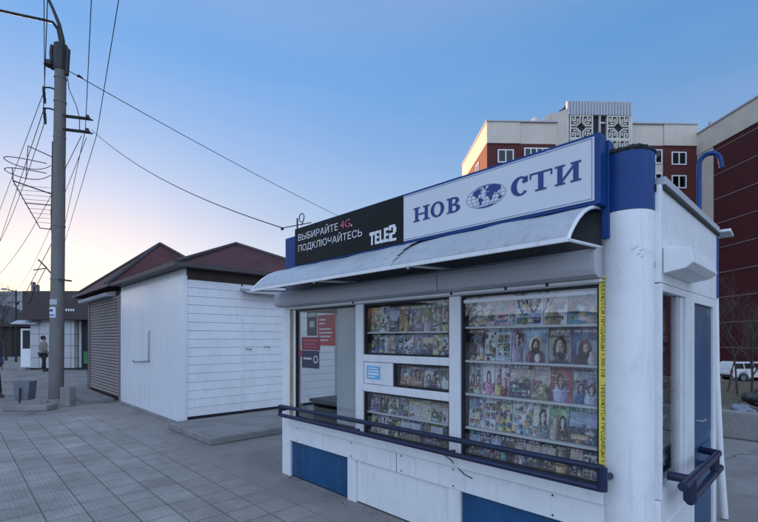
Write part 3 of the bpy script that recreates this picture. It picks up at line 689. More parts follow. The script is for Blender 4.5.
# yellow help-wanted tapes
def tape(x0, x1, z0, z1, reps, m='yellow'):
    o = kp(MB().box(x0, x1, 2.834, 2.8375, z0, z1), 'warning_tape', M[m], 0)
    seg = (z1 - z0) / reps
    for k in range(reps):
        t = MB()
        top = z1 - k * seg - 0.012; ln = seg - 0.04
        add_text(t, 'ТРЕБУЮТСЯ ПРОДАВЦЫ т.300-318', lambda u, v: (x0 + 0.009 + v * (x1 - x0 - 0.020), 2.8325, top - u * ln), 0.0)
        kp(t, 'tape_lettering', M['ink'], 0, o)
tape(-1.010, -0.962, 0.70, 1.985, 2)
tape(-4.432, -4.385, 0.72, 1.97, 2, 'old_tape')
# front rail
RY = 2.70
rl = MB()
rl.tube([(-4.42, RY, 0.835), (-0.94, RY, 0.855)], 0.021, 12); rl.tube([(-4.42, RY, 0.735), (-0.94, RY, 0.735)], 0.021, 12)
rl.tube([(-0.945, RY, 0.86), (-0.945, RY, 0.725)], 0.030, 12); rl.tube([(-4.425, RY, 0.845), (-4.425, RY, 0.725)], 0.022, 12)
rl.tube([(-0.945, RY, 0.79), (-0.93, 2.90, 0.79)], 0.02, 10); rl.tube([(-4.42, RY, 0.79), (-4.46, 2.85, 0.79)], 0.018, 10)
for x in (-3.22, -2.09): rl.tube([(x, RY, 0.735), (x, 2.845, 0.72)], 0.013, 8)
kp(rl, 'rail', M['navy'], 0, smooth=True)
cl = MB().tube([(-2.13, RY, 0.735), (-2.10, 2.80, 0.66), (-2.06, 2.835, 0.60), (-1.99, 2.833, 0.56), (-1.92, 2.833, 0.545)], 0.004, 6)
kp(cl, 'wire', M['gasket'], 0)
# side rail
XS = -0.60
rs = MB(); 
rs.tube([(XR, 4.02, 0.775), (XS, 3.98, 0.775), (XS, 2.93, 0.775)], 0.026, 12)
rs.tube([(XR, 4.10, 0.655), (XS, 4.06, 0.655), (XS, 3.10, 0.655)], 0.026, 12)
rs.tube([(XS, 3.86, 0.775), (XS, 3.86, 0.655)], 0.026, 10); rs.tube([(XS, 3.10, 0.775), (XS, 3.10, 0.655)], 0.034, 10)
rs.tube([(XS, 3.12, 0.775), (XR, 3.12, 0.775)], 0.028, 10)
kp(rs, 'side_rail', M['navy'], 0, smooth=True)
# blue goose-neck vent pipe and lamp at the rear edge of the roof
kp(MB().tube([(-0.80, 4.46, 2.50), (-0.80, 4.46, 3.05)] + [(-0.80 + 0.068 - 0.068 * math.cos(R(a)), 4.46 + 0.04 * a / 180, 3.05 + 0.075 * math.sin(R(a))) for a in range(20, 181, 20)] + [(-0.655, 4.50, 2.99)], 0.019, 12), 'vent_pipe', M['blue'], 0, smooth=True)
fl = MB().prism([(4.75, 2.515), (4.90, 2.49), (4.90, 2.51), (4.75, 2.54)], -0.74, -0.63, 'X')
kp(fl, 'floodlight', M['white_frame'], 0.004)
# antenna at the left corner
an = MB().tube([(-4.42, 2.93, 2.70), (-4.42, 2.93, 3.02)], 0.010, 8)
an.tube([(-4.60, 2.86, 2.93), (-4.24, 3.00, 2.95)], 0.006, 6)
an.tube([(-4.36, 2.95, 2.93)] + [(-4.36 + 0.05 * math.sin(R(a)), 2.95, 3.02 + 0.05 * math.cos(R(a))) for a in range(120, -181, -30)], 0.006, 6)
an.ball((-4.62, 2.85, 2.92), 0.02, 8, 6)
kp(an, 'antenna', M['dark_metal'], 0)
# inside: rack boards, shelves, partition, counter
kp(MB().box(-3.30, -0.98, 2.955, 2.972, 0.70, 1.945), 'rack_board', M['rack'], 0)
sh = MB()
for z in (0.915, 1.175, 1.432, 1.692): sh.box(-2.02, -1.03, 2.885, 2.953, z - 0.012, z + 0.004)
for z in (1.662, 0.905): sh.box(-3.15, -2.165, 2.885, 2.953, z - 0.010, z + 0.004)
kp(sh, 'shelf', M['shelf'], 0)
kp(MB().box(-3.64, -3.34, 2.90, 2.925, 0.72, 1.93), 'partition', M['interior'])
kp(MB().box(-4.35, -3.35, 3.05, 3.45, 0.86, 0.90).box(-4.30, -4.26, 3.08, 3.42, 0.06, 0.858).box(-3.42, -3.38, 3.08, 3.42, 0.06, 0.858), 'counter', M['counter'])
# papers stuck inside the left pane
PY = 2.8795
def paper(x0, x1, z0, z1, m, lab, y=PY):
    o = kp(MB().box(x0, x1, y, y + 0.002, z0, z1), 'poster', m, 0); o['label'] = lab; return o
p1 = paper(-3.95, -3.64, 1.53, 1.86, M['red_poster'], 'red poster')
tt = MB()
for k, z in enumerate((1.80, 1.76, 1.70, 1.66, 1.62, 1.58)):
    tt.box(-3.92, -3.92 + (0.12, 0.10, 0.21, 0.23, 0.2, 0.16)[k], PY - 0.0015, PY - 0.0005, z, z + 0.014)
kp(tt, 'poster_print', M['letter_white'], 0, p1)
p2 = paper(-4.15, -3.962, 1.635, 1.90, M['rack'], 'dark photo poster')
kp(MB().box(-4.10, -4.01, PY - 0.0015, PY - 0.0005, 1.73, 1.80).box(-4.13, -3.98, PY - 0.0015, PY - 0.0005, 1.845, 1.89), 'poster_print', M['interior'], 0, p2)
p3 = paper(-4.25, -3.90, 1.475, 1.622, M['maroon'], 'maroon sticker', PY - 0.004)
kp(MB().box(-4.21, -3.94, PY - 0.0055, PY - 0.0045, 1.578, 1.590).box(-4.19, -3.99, PY - 0.0055, PY - 0.0045, 1.538, 1.549).box(-4.20, -3.96, PY - 0.0055, PY - 0.0045, 1.508, 1.515), 'poster_print', M['letter_pink'], 0, p3)
p4 = paper(-4.25, -3.92, 1.275, 1.470, M['navy_print'], 'navy blue sticker')
tt = MB().box(-4.22, -4.06, PY - 0.0015, PY - 0.0005, 1.37, 1.392)
for k in range(16):
    t, q = R(k * 22.5), R(k * 22.5 + 22.5)
    tt.quad(*[(-3.985 + r_ * math.cos(a), PY - 0.001, 1.375 + r_ * math.sin(a)) for r_, a in ((.028, t), (.028, q), (.045, q), (.045, t))])
kp(tt, 'poster_print', M['letter_white'], 0, p4)
paper(-4.343 + 0.02, -4.256, 1.40, 1.475, M['red_poster'], 'small red sticker')
# lit spiral bulb behind the glass
kp(MB().tube([(-3.60 + 0.03 * math.cos(a * 0.9), 3.02 + 0.03 * math.sin(a * 0.9), 1.72 + a * 0.0078) for a in range(0, 19)], 0.011, 8), 'lamp_bulb', M['bulb'], 0, smooth=True)
kp(MB().tube([(-3.60, 3.02, 1.862), (-3.60, 3.02, 1.91), (-3.60, 3.02, 2.018)], [0.022, 0.02, 0.004], 10), 'lamp_holder', M['white_frame'], 0)

# ================================================================== MAGAZINES
HUES = {'red': (.42, .05, .06), 'blue': (.06, .16, .42), 'pale blue': (.30, .46, .62), 'green': (.10, .26, .08), 'yellow': (.60, .48, .10), 'pink': (.55, .22, .34),
        'white': (.62, .62, .60), 'grey': (.28, .29, .31), 'black': (.03, .03, .035), 'orange': (.55, .24, .06), 'beige': (.50, .42, .32), 'teal': (.06, .30, .34),
        'purple': (.20, .08, .28), 'brown': (.20, .11, .06)}
SKIN = [(.46, .31, .24), (.38, .25, .19), (.50, .36, .29)]
mag_rng = random.Random(21); np_rng = np.random.default_rng(7)
def noise_field(nz, nx, k):
    """soft random colours: k x k random cells, enlarged smoothly"""
    g_ = np_rng.random((k + 1, k + 1, 3)); u = np.linspace(0, k - 1e-3, nz); v = np.linspace(0, k - 1e-3, nx)
    i, j = u.astype(int), v.astype(int); fu = (u - i)[:, None, None]; fv = (v - j)[None, :, None]
    fu = fu * fu * (3 - 2 * fu); fv = fv * fv * (3 - 2 * fv)
    return (g_[i][:, j] * (1 - fu) + g_[i + 1][:, j] * fu) * (1 - fv) + (g_[i][:, j + 1] * (1 - fu) + g_[i + 1][:, j + 1] * fu) * fv
def cover(w, h, base, motif, r):
    nx = max(14, int(w / 0.0052)); nz = max(16, int(h / 0.0052))
    B = np.array(HUES[base]); B2 = np.clip(B * r.uniform(.4, 1.6) + r.uniform(0, .10), 0, .7)
    t = np.linspace(0, 1, nz)[:, None, None]
    img = B * (1 - t) + B2 * t + np.zeros((nz, nx, 3))
    img = img * (.35 + 1.3 * noise_field(nz, nx, 4).mean(2, keepdims=True)) + .16 * (noise_field(nz, nx, 3) - .5)
    X = np.linspace(0, 1, nx)[None, :]; Z = np.linspace(0, 1, nz)[:, None]
    def blob(cx, cz, rx, rz, c, soft=0.25, n=0.03):
        nonlocal img
        d = ((X - cx) / rx) ** 2 + ((Z - cz) / rz) ** 2
        a = np.clip((1 + soft - d) / soft, 0, 1)[:, :, None]
        side = (1.12 - .35 * np.clip((X - cx) / rx, -1, 1))[:, :, None]
        img = img * (1 - a) + a * (np.array(c) * side + n * (np_rng.random((nz, nx, 1)) - .5) * 2)
    def rectp(x0, x1, z0, z1, c, v=.25):
        m_ = ((X >= x0) & (X <= x1) & (Z >= z0) & (Z <= z1))
        cc = np.array(c) * (1 - v + 2 * v * noise_field(nz, nx, 5)); img[m_] = cc[m_]
    def words(x0, x1, z0, z1, c, dens=.6):
        for i in range(int(x0 * nx), int(x1 * nx)):
            if r.random() < dens:
                for j in range(int(z0 * nz), max(int(z0 * nz) + 1, int(z1 * nz))):
                    if j < nz and r.random() < .8: img[j, i] = img[j, i] * .25 + np.array(c) * .75
    rc = lambda: [v * r.uniform(.5, 1.1) for v in HUES[r.choice(list(HUES))]]
    def person(cx, s_, zb=0.0):
        sk = r.choice(SKIN); hc = r.choice([(.03, .02, .015), (.12, .06, .03), (.32, .22, .10), (.05, .03, .03)])
        blob(cx, zb + .20 * s_, .30 * s_, .30 * s_, rc(), .5, .05)
        blob(cx + r.uniform(-.03, .03), zb + .60 * s_, .16 * s_, .17 * s_, hc, .5, .02); blob(cx, zb + .50 * s_, .15 * s_, .14 * s_, hc, .6, .02)
        blob(cx, zb + .57 * s_, .095 * s_, .12 * s_, sk, .4, .03); blob(cx, zb + .42 * s_, .05 * s_, .06 * s_, sk, .4, .03)
        for dx in (-.036, .036): blob(cx + dx * s_, zb + .595 * s_, .02 * s_, .012 * s_, (.08, .05, .04), .4)
        blob(cx, zb + .515 * s_, .03 * s_, .009 * s_, (.30, .09, .09), .4)
    def mess(n_, z0, z1, big=.2):
        for _ in range(n_): blob(r.random(), r.uniform(z0, z1), r.uniform(.03, big), r.uniform(.02, big * .7), rc(), .5, .06)
    if motif == 'portrait': mess(7, .1, .8); person(r.uniform(.35, .65), r.uniform(.95, 1.3), r.uniform(-.12, .05))
    elif motif == 'couple': mess(6, .1, .8); person(.30, r.uniform(.7, .95)); person(.68, r.uniform(.75, 1), -.04)
    elif motif == 'landscape':
        gc = r.choice([(.12, .15, .05), (.20, .12, .07), (.06, .16, .20), (.30, .22, .10), (.10, .10, .16)]); rectp(0, 1, .42, .85, r.choice([(.36, .44, .52), (.46, .38, .28), (.24, .36, .50)])); rectp(0, 1, 0, .44, gc, .5)
        for _ in range(16): blob(r.random(), r.uniform(.08, .52), r.uniform(.05, .18), r.uniform(.03, .10), [v * r.uniform(.4, 1.5) for v in gc], .5, .05)
        blob(r.uniform(.3, .7), .32, .12, .06, (.42, .36, .29), .2, .06); mess(6, .03, .35, .08)
    elif motif == 'pictures':
        for a in range(2):
            for b in range(3):
                x0 = .05 + a * .47; z0 = .03 + b * .27
                rectp(x0, x0 + .42, z0, z0 + .24, rc(), .6)
                for _ in range(4): blob(x0 + r.uniform(.05, .37), z0 + r.uniform(.04, .2), r.uniform(.03, .12), r.uniform(.02, .07), rc(), .5, .06)
    elif motif == 'collage': mess(34, .0, .85, .17)
    elif motif == 'crossword':
        for j in range(int(nz * .72)):
            for i in range(2, nx - 2): img[j, i] = (.52, .52, .49) if ((i // 2 + j // 2) % 2 or r.random() < .4) else (.09, .10, .12)
        mess(5, .1, .6, .16)
    elif motif == 'saint':
        rectp(.03, .97, .02, .74, (.26, .31, .40)); blob(.5, .52, .27, .24, (.50, .42, .20), .12)
        blob(.5, .08, .38, .30, (.26, .07, .12), .2, .03); blob(.5, .47, .165, .21, (.07, .045, .035), .25)
        blob(.5, .48, .085, .12, (.44, .30, .21), .2, .02); blob(.5, .37, .075, .06, (.09, .055, .04), .3)
        for dx in (-.036, .036): blob(.5 + dx, .505, .02, .011, (.04, .03, .02), .3)
        rectp(.492, .508, .43, .49, (.34, .22, .15)); blob(.58, .12, .10, .12, (.50, .47, .40), .2)
    elif motif == 'saint face':
        rectp(.03, .97, .0, .72, (.34, .30, .24)); blob(.5, .38, .30, .35, (.09, .06, .04), .2)
        blob(.5, .41, .15, .24, (.42, .29, .19), .2, .02); blob(.5, .20, .13, .12, (.10, .065, .045), .3)
        for dx in (-.066, .066): blob(.5 + dx, .46, .036, .016, (.05, .035, .025), .3)
        rectp(.478, .522, .32, .45, (.33, .22, .15)); blob(.5, -.02, .44, .12, (.09, .06, .10), .3)
    elif motif == 'mother and child':
        rectp(.16, .92, .0, .64, (.27, .30, .37)); blob(.46, .34, .23, .32, (.16, .045, .055), .2, .02)
        blob(.49, .43, .09, .115, (.43, .30, .22), .2); blob(.44, .06, .36, .24, (.13, .04, .055), .2)
        for dx in (-.03, .04): blob(.49 + dx, .45, .02, .01, (.05, .03, .03), .3)
        blob(.70, .27, .075, .08, (.44, .33, .24), .2); blob(.71, .10, .13, .14, (.40, .37, .33), .3)
    hc = rc()
    if motif not in ('saint', 'saint face', 'mother and child'):
        if r.random() < .5: rectp(0, 1, .85, 1, hc)
        lit = img[int(nz * .9)].mean() > .26
        words(.06, .94, .87, .97, (.05, .05, .07) if lit else (.62, .62, .58), .74)
        for _ in range(r.randint(4, 9)):
            x0 = r.choice((.04, .5, .6)); z0 = r.uniform(.04, .8); words(x0, min(.97, x0 + r.uniform(.2, .42)), z0, z0 + .022, (.60, .56, .32) if r.random() < .4 else (.60, .60, .58), .62)
        if r.random() < .4:
            z0 = r.uniform(.02, .2); rectp(.05, r.uniform(.4, .9), z0, z0 + .12, rc()); words(.1, .8, z0 + .03, z0 + .07, (.62, .62, .58), .5)
    else: words(.10, .90, .86, .93, (.60, .58, .50), .7)
    g_ = img.mean(2, keepdims=True); img = (g_ + (img - g_) * .66) * np.array([.98, .98, 1.0])
    img = img * (1 + .30 * (np_rng.random((nz, nx, 1)) - .5)); L_ = img.mean(2, keepdims=True); img = img * np.clip(.35 + 2.4 * L_, .3, 1.55) * 1.05; img = img * (1 - .45 * (np_rng.random((nz, nx, 1)) < .10)) + .22 * (np_rng.random((nz, nx, 1)) < .05)
    return nx, nz, np.clip(img, .006, .75)
def magazine(x0, x1, z0, z1, base, motif, label, y=2.93, tilt=0.018, group='magazines in the kiosk windows', extra=None):
    w, h = x1 - x0, z1 - z0
    nx, nz, img = cover(w, h, base, motif, mag_rng)
    me = bpy.data.meshes.new('magazine')
    V, F, col = [], [], []
    for j in range(nz):
        for i in range(nx):
            t = j / (nz - 1); V.append((-w / 2 + w * i / (nx - 1), -0.004 + tilt * t, h * t)); col += [max(0, c) for c in img[j][i]] + [1.0]
    for j in range(nz - 1):
        for i in range(nx - 1): F.append((j * nx + i, j * nx + i + 1, (j + 1) * nx + i + 1, (j + 1) * nx + i))
    b = len(V); pale = [.55, .55, .52, 1]
    for yy in (-0.004, 0.002):
        for xx, zz in ((-w / 2, 0), (w / 2, 0), (w / 2, h), (-w / 2, h)): V.append((xx, yy + tilt * zz / h + (0.0003 if yy < 0 else 0), zz)); col += pale
    F += [(b + 4, b + 7, b + 6, b + 5), (b, b + 4, b + 5, b + 1), (b + 1, b + 5, b + 6, b + 2), (b + 2, b + 6, b + 7, b + 3), (b + 3, b + 7, b + 4, b)]
    me.from_pydata(V, [], F)
    ca = me.color_attributes.new('Col', 'FLOAT_COLOR', 'POINT'); ca.data.foreach_set('color', col)
    me.materials.append(M['print'])
    o = bpy.data.objects.new('magazine', me); C.objects.link(o); o.location = ((x0 + x1) / 2, y, z0)
    tag(o, label, 'magazine', group)
    if extra:
        t = MB(); add_text(t, extra[0], lambda u, v: ((u - .5) * w * .8, -0.0062 + tilt * (extra[1] + v * extra[2]), h * (extra[1] + v * extra[2])), 0.0)
        t.build('cover_title', M['letter_white'], o, off=Vector((0, 0, 0)))
    return o
ORD = ['leftmost', 'second from left', 'third from left', 'fourth from left', 'fifth from left', 'sixth from left', 'seventh from left', 'eighth from left', 'ninth from left', 'tenth from left']
MN = {'portrait': 'a face', 'couple': 'two faces', 'landscape': 'a green landscape', 'pictures': 'a grid of pictures', 'collage': 'a jumble of pictures', 'crossword': 'a crossword grid'}
def row(x0, x1, z0, z1, n, rowname, spec=None, motifs=('portrait', 'couple', 'pictures', 'collage', 'collage', 'landscape')):
    ws = [mag_rng.uniform(.85, 1.15) for _ in range(n)]
    if spec: ws = [s[3] if len(s) > 3 else 1 for s in spec]
    tot = sum(ws); x = x0
    for k in range(n):
        w = ws[k] / tot * (x1 - x0)
        base = mag_rng.choice(list(HUES)); mo = mag_rng.choice(motifs); extra = None; desc = None
        if spec: base, mo, desc = spec[k][:3]; extra = spec[k][4] if len(spec[k]) > 4 else None
        lab = desc or '%s magazine, %s on %s' % (base, ORD[k] if k < n - 1 else 'rightmost', rowname)
        hh = z1 - z0 if spec else (z1 - z0) * mag_rng.uniform(.93, 1.0)
        magazine(x + 0.002, x + w - 0.002, z0, z0 + hh, base, mo, lab, extra=extra)
        x += w
RW = (-2.018, -1.032)
row(*RW, 1.698, 1.915, 5, 'the top shelf of the wide window', [
    ('beige', 'collage', 'wide pale green and cream magazine, leftmost on the top shelf of the wide window', 1.1),
    ('pink', 'collage', 'pinkish magazine beside the cream one on the top shelf of the wide window', .8),
    ('white', 'pictures', 'white and lilac magazine in the middle of the top shelf of the wide window', 1.0),
    ('white', 'portrait', 'white magazine with one face, right of the lilac one on the top shelf', .8),
    ('teal', 'collage', 'pale teal magazine, rightmost on the top shelf of the wide window', 1.0)])
row(*RW, 1.438, 1.678, 7, '', [
    ('brown', 'collage', 'brown magazine with small pictures, leftmost on the icon shelf', .9),
    ('beige', 'collage', 'cream magazine between the brown and the sky blue ones on the icon shelf', .6),
    ('pale blue', 'pictures', 'sky blue magazine with a yellow label on the icon shelf', .8),
    ('purple', 'portrait', 'narrow dark purple magazine left of the standing saint on the icon shelf', .6),
    ('pale blue', 'saint', 'pale blue magazine with a haloed bearded saint in a crimson robe', 1.15),
    ('brown', 'saint face', 'brown magazine with a large bearded icon face under white lettering', 1.0, ('ИКОНЫ', .77, .12)),
    ('blue', 'mother and child', 'blue magazine with an icon of a veiled mother and child', 1.15)])
row(*RW, 1.181, 1.417, 7, '', [
    ('grey', 'couple', 'grey magazine of two faces, leftmost on the shelf below the icons', .9),
    ('white', 'portrait', 'white magazine with a dark portrait, second on the shelf below the icons', .8),
    ('pink', 'couple', 'magazine with a bright pink box of text on the shelf below the icons', .9),
    ('green', 'landscape', 'magazine with a green garden picture on the shelf below the icons', 1.2),
    ('white', 'landscape', 'white and green magazine with a dark title on the shelf below the icons', 1.1, ('Дача', .86, .09)),
    ('red', 'portrait', 'red topped magazine with a standing figure on the shelf below the icons', 1.1),
    ('grey', 'couple', 'silvery grey magazine, rightmost on the shelf below the icons', 1.3)])
row(*RW, 0.922, 1.160, 7, 'the fourth shelf of the wide window', [
    ('pale blue', 'collage', 'pale blue magazine with an orange title, leftmost on the fourth shelf of the wide window', 1.1),
    ('white', 'pictures', 'narrow white and red magazine on the fourth shelf of the wide window', .7),
    ('yellow', 'collage', 'yellow green magazine with flowers on the fourth shelf of the wide window', 1.0),
    ('pale blue', 'collage', 'pale blue and white magazine with a red title on the fourth shelf', 1.2),
    ('beige', 'portrait', 'beige magazine with a slim figure on the fourth shelf of the wide window', .9),
    ('green', 'couple', 'green magazine with two figures on the fourth shelf of the wide window', 1.0),
    ('teal', 'landscape', 'teal magazine with a lake view, rightmost on the fourth shelf', 1.5)])
row(*RW, 0.705, 0.892, 10, 'the bottom shelf of the wide window')
MW = (-3.148, -2.166)
row(*MW, 1.667, 1.912, 8, 'the top shelf of the middle window')
row(*MW, 1.468, 1.648, 9, 'the second shelf of the middle window')
row(-2.758, -2.166, 1.188, 1.366, 4, 'the small pane beside the hatch', None, ('portrait', 'couple', 'collage', 'crossword'))
row(*MW, 0.910, 1.086, 8, 'the upper shelf of the low middle pane', None, ('crossword', 'crossword', 'pictures', 'landscape', 'portrait'))
row(*MW, 0.705, 0.892, 8, 'the bottom shelf of the low middle pane')

for k, (z_, hh_) in enumerate(((0.74, .24), (1.02, .24), (1.30, .25), (1.58, .24))):
    for q in range(3):
        o = magazine(-.085, .085, z_, z_ + hh_, mag_rng.choice(list(HUES)), mag_rng.choice(('portrait', 'collage', 'pictures')),
                     '%s magazine of the %s row up behind the side window' % (('nearest', 'middle', 'farthest')[q], ('lowest', 'second', 'third', 'top')[k]), group='magazines behind the side window')
        o.location = (XR - .105, 3.34 + q * .18, z_); o.rotation_euler = (0, 0, R(90))

# ================================================================== WHITE BOOTH (near) and SHUTTERED BOOTH (behind it)
def hip_roof(mb, x0, x1, y0, y1, z, ax, ay, az, courses=17, edge=0.06):
    """stepped tile courses from the eave up to the apex"""
    for k in range(courses):
        a, b = k / courses, (k + 1) / courses
        def rg(t, dz): return [(x0 + (ax - x0) * t, y0 + (ay - y0) * t, z + (az - z) * t + dz), (x1 + (ax - x1) * t, y0 + (ay - y0) * t, z + (az - z) * t + dz),
                               (x1 + (ax - x1) * t, y1 + (ay - y1) * t, z + (az - z) * t + dz), (x0 + (ax - x0) * t, y1 + (ay - y1) * t, z + (az - z) * t + dz)]
        lo, hi = rg(a, 0.016), rg(min(b, 0.995), 0.0)
        lo0 = rg(a, 0.0)
        for i in range(4):
            j = (i + 1) % 4
            mb.quad(lo[i], lo[j], hi[j], hi[i]); mb.quad(lo0[i], lo0[j], lo[j], lo[i])
    return mb
B = thing('white_booth', 'white steel booth with plank end wall and dark red hipped roof', 'booth', (-10.4, 3.05, 0))
def bp_(mb, name, m, bevel=0.004, parent=None, **k): return mb.build(name, m, parent or B, bevel=bevel, **k)
wl = MB()
for i in range(4):
    a = -12.5 + i * (4.17 / 4); wl.box(a + 0.002, a + 4.17 / 4 - 0.002, 3.05, 3.09, 0.05, 2.77)
bp_(wl, 'front_wall', M['shed_white'], 0.006)
bp_(MB().box(-8.33, -8.305, 3.045, 3.12, 0.05, 2.77), 'corner_trim', M['shed_white'])
bp_(MB().box(-12.5, -8.36, 3.10, 7.0, 0.05, 2.75), 'body', M['brown_wood'], 0)
pk = MB(); z = 0.165
while z < 2.62:
    for a, b in ((3.125, 4.185), (4.225, 6.98)):
        pk.prism([(-8.357, z), (-8.317, z), (-8.322, z + 0.150), (-8.332, z + 0.157), (-8.357, z + 0.157)], a, b, 'Y')
    z += 0.1595
bp_(pk, 'plank_wall', M['siding'], 0)
bp_(MB().box(-8.356, -8.306, 4.188, 4.222, 0.16, 2.66), 'door_trim', M['siding'])
bp_(MB().box(-8.358, -8.31, 3.122, 6.98, 2.70, 2.915), 'fascia', M['brown_wood'])
bp_(MB().box(-8.38, -8.335, 3.10, 6.98, 0.0, 0.155), 'plinth', M['gasket'])
bp_(MB().prism([(-8.356, 2.60), (-8.356, 2.63), (-8.00, 2.53), (-8.00, 2.505)], 4.16, 6.6, 'Y'), 'door_canopy', M['sheet_grey'])
for y, zz in ((4.33, 1.40), (4.74, 1.44)):
    bl = MB()
    bl.tube([(-8.318, y - 0.05, zz), (-8.29, y - 0.03, zz), (-8.29, y + 0.06, zz), (-8.318, y + 0.08, zz - 0.02)], 0.010, 6)
    bp_(bl, 'door_handle', M['steel'], 0)
lb = MB().tube([(-10.2, 3.045, 1.78), (-10.2, 3.02, 1.74), (-10.2, 3.02, 1.16), (-10.2, 3.045, 1.12)], 0.014, 8)
lb.tube([(-10.2, 3.02, 1.13), (-11.0, 3.015, 1.09), (-11.35, 3.02, 1.08), (-11.38, 3.045, 1.12)], 0.013, 8)
bp_(lb, 'lock_bar', M['steel'], 0, smooth=True)
bp_(MB().box(-12.5, -8.30, 3.0, 3.10, 0.0, 0.045), 'plinth', M['concrete'])
rf = bp_(hip_roof(MB(), -12.42, -8.10, 2.86, 7.15, 2.935, -10.22, 5.0, 3.90), 'roof', M['roof_red'], 0)
bp_(MB().tube([(-8.10, 2.86, 2.97), (-10.22, 5.0, 3.93), (-8.10, 7.15, 2.97)], 0.045, 8), 'ridge_tile', M['roof_edge'], 0, rf, smooth=True)
ev = MB()
ev.box(-12.42, -8.06, 2.80, 2.855, 2.895, 2.965); ev.box(-8.095, -8.06, 2.857, 7.15, 2.895, 2.965)
ev.quad((-12.42, 2.856, 2.90), (-8.096, 2.856, 2.90), (-8.096, 7.15, 2.90), (-12.42, 7.15, 2.90))
bp_(ev, 'eave', M['roof_edge'], 0, rf)
bp_(MB().box(-12.5, -8.34, 3.07, 3.12, 2.775, 2.893), 'eave_board', M['shed_white'], 0)

B2 = thing('shuttered_booth', 'booth with brown roller shutter and steep dark red pointed roof', 'booth', (-14.6, 3.05, 0))
bp_(MB().box(-16.6, -12.52, 3.12, 6.9, 0.0, 2.85), 'body', M['brown_wood'], 0, B2)
st = MB(); z = 0.12
while z < 2.68:
    st.prism([(3.09, z), (3.06, z + 0.012), (3.055, z + 0.05), (3.075, z + 0.078), (3.09, z + 0.08)], -15.95, -12.62, 'X'); z += 0.081
bp_(st, 'roller_shutter', M['roll_brown'], 0, B2)
for a_ in (-12.615, -16.05): bp_(MB().box(a_, a_ + .088, 3.03, 3.115, 0.0, 2.72), 'shutter_guide', M['roll_brown'], 0.004, B2)
bp_(MB().prism([(3.115, 2.72), (2.88, 2.715), (2.85, 2.80), (3.115, 2.875)], -16.6, -13.2, 'X'), 'shutter_box', M['sheet_grey'], 0.004, B2)
r2 = bp_(hip_roof(MB(), -16.95, -12.9, 2.82, 6.9, 2.95, -15.06, 4.80, 4.62, 20), 'roof', M['roof_red'], 0, B2)
bp_(MB().tube([(-16.95, 2.82, 2.99), (-15.06, 4.80, 4.65), (-12.9, 2.82, 2.99)], 0.05, 8).tube([(-15.06, 4.80, 4.65), (-12.9, 6.9, 2.99)], 0.05, 8), 'ridge_tile', M['roof_edge'], 0, r2, smooth=True)
bp_(MB().box(-16.99, -12.46, 2.76, 2.815, 2.905, 2.975).box(-16.99, -16.955, 2.817, 6.9, 2.905, 2.975), 'eave', M['roof_edge'], 0, r2)
single('step_slab', MB().box(-16.4, -12.9, 2.35, 3.0, 0.0, 0.09), M['concrete'], 'low concrete step in front of the brown roller shutter', 'step', (-14.6, 2.7, 0), bevel=0.015)
single('doorstep_slab', MB().box(-8.29, -6.52, 2.78, 6.2, 0.0, 0.115), M['concrete'], 'wide low concrete slab at the plank end wall', 'step', (-7.4, 3.6, 0), bevel=0.02)

# grit, dry leaves and scraps blown against the plinths
gt = MB(); rng = random.Random(41)
def scrap(x, y, z, s_):
    a = rng.uniform(0, 6.28); ca, sa = math.cos(a) * s_, math.sin(a) * s_; k_ = rng.uniform(.3, .9); q = s_ * rng.uniform(.1, .5)
    gt.quad((x - ca, y - sa, z), (x + sa * k_, y - ca * k_, z + q), (x + ca, y + sa, z + .001), (x - sa * k_, y + ca * k_, z + q * .6))
for _ in range(420):
    w_ = rng.random()
    if w_ < .40: scrap(rng.uniform(-4.7, -1.0), 2.83 - abs(rng.gauss(0, .10)), .008, rng.uniform(.004, .014))
    elif w_ < .60: scrap(rng.uniform(-12.4, -8.3), 2.99 - abs(rng.gauss(0, .09)), .008, rng.uniform(.005, .018))
    elif w_ < .75: scrap(rng.uniform(-8.2, -6.4), 2.77 - abs(rng.gauss(0, .08)), .008, rng.uniform(.005, .016))
    elif w_ < .85: scrap(-4.64 - abs(rng.gauss(0, .12)), rng.uniform(2.8, 4.6), .008, rng.uniform(.005, .015))
    else: scrap(rng.uniform(-10, 0), rng.uniform(-2.5, 2.7), .008, rng.uniform(.004, .014))
lo_ = gt.build('litter', M['leaf'], off=Vector((0, 0, 0))); lo_['kind'] = 'stuff'; lo_['label'] = 'grit and dry leaf scraps along the plinths and on the paving'

# ================================================================== FAR SHOP
so = pt(60, 370, 23.0); so.z = 0
SH = thing('corner_shop', 'far shop with white tiled wall under a dark brown fascia', 'shop', so, TH, local=True)
def shp(mb, name, m, bevel=0.0, parent=None, **k): return mb.build(name, m, parent or SH, bevel=bevel, off=Vector((0, 0, 0)), **k)
shp(MB().box(-1.55, .72, 0.02, 5, 0.1, 2.75).box(.72, 4.5, 0.5, 5, 0.1, 2.75), 'wall', M['tile_white'])
shp(MB().box(-1.6, 4.5, 0.03, 4.9, 0.0, 0.098), 'plinth', M['gasket'])
fa = shp(MB().box(-1.6, 4.6, -0.45, 5.0, 2.58, 4.05), 'fascia', M['fascia'], 0.02)
shp(MB().prism([(-1.62, -.40), (-2.30, .9), (-2.30, 1.0), (-1.62, 1.0)], 2.72, 3.95, 'Z'), 'side_panel', M['sheet_grey'], 0, fa)
tt = MB(); x = 0.15
for w_ in (.06, .06, 0, .1, .1, .09, .1, .08, .09):
    if w_: tt.box(x, x + w_ * .8, -0.458, -0.452, 3.02, 3.14)
    x += w_ + 0.03
shp(tt, 'fascia_lettering', M['letter_white'], 0, fa)
win = shp(MB().box(.74, 2.9, 0.40, 0.49, 0.12, 2.57), 'display_window', M['gasket'])
shp(MB().box(.98, 2.6, 0.36, 0.395, 0.30, 0.95), 'stall_board', M['green'], 0, win)
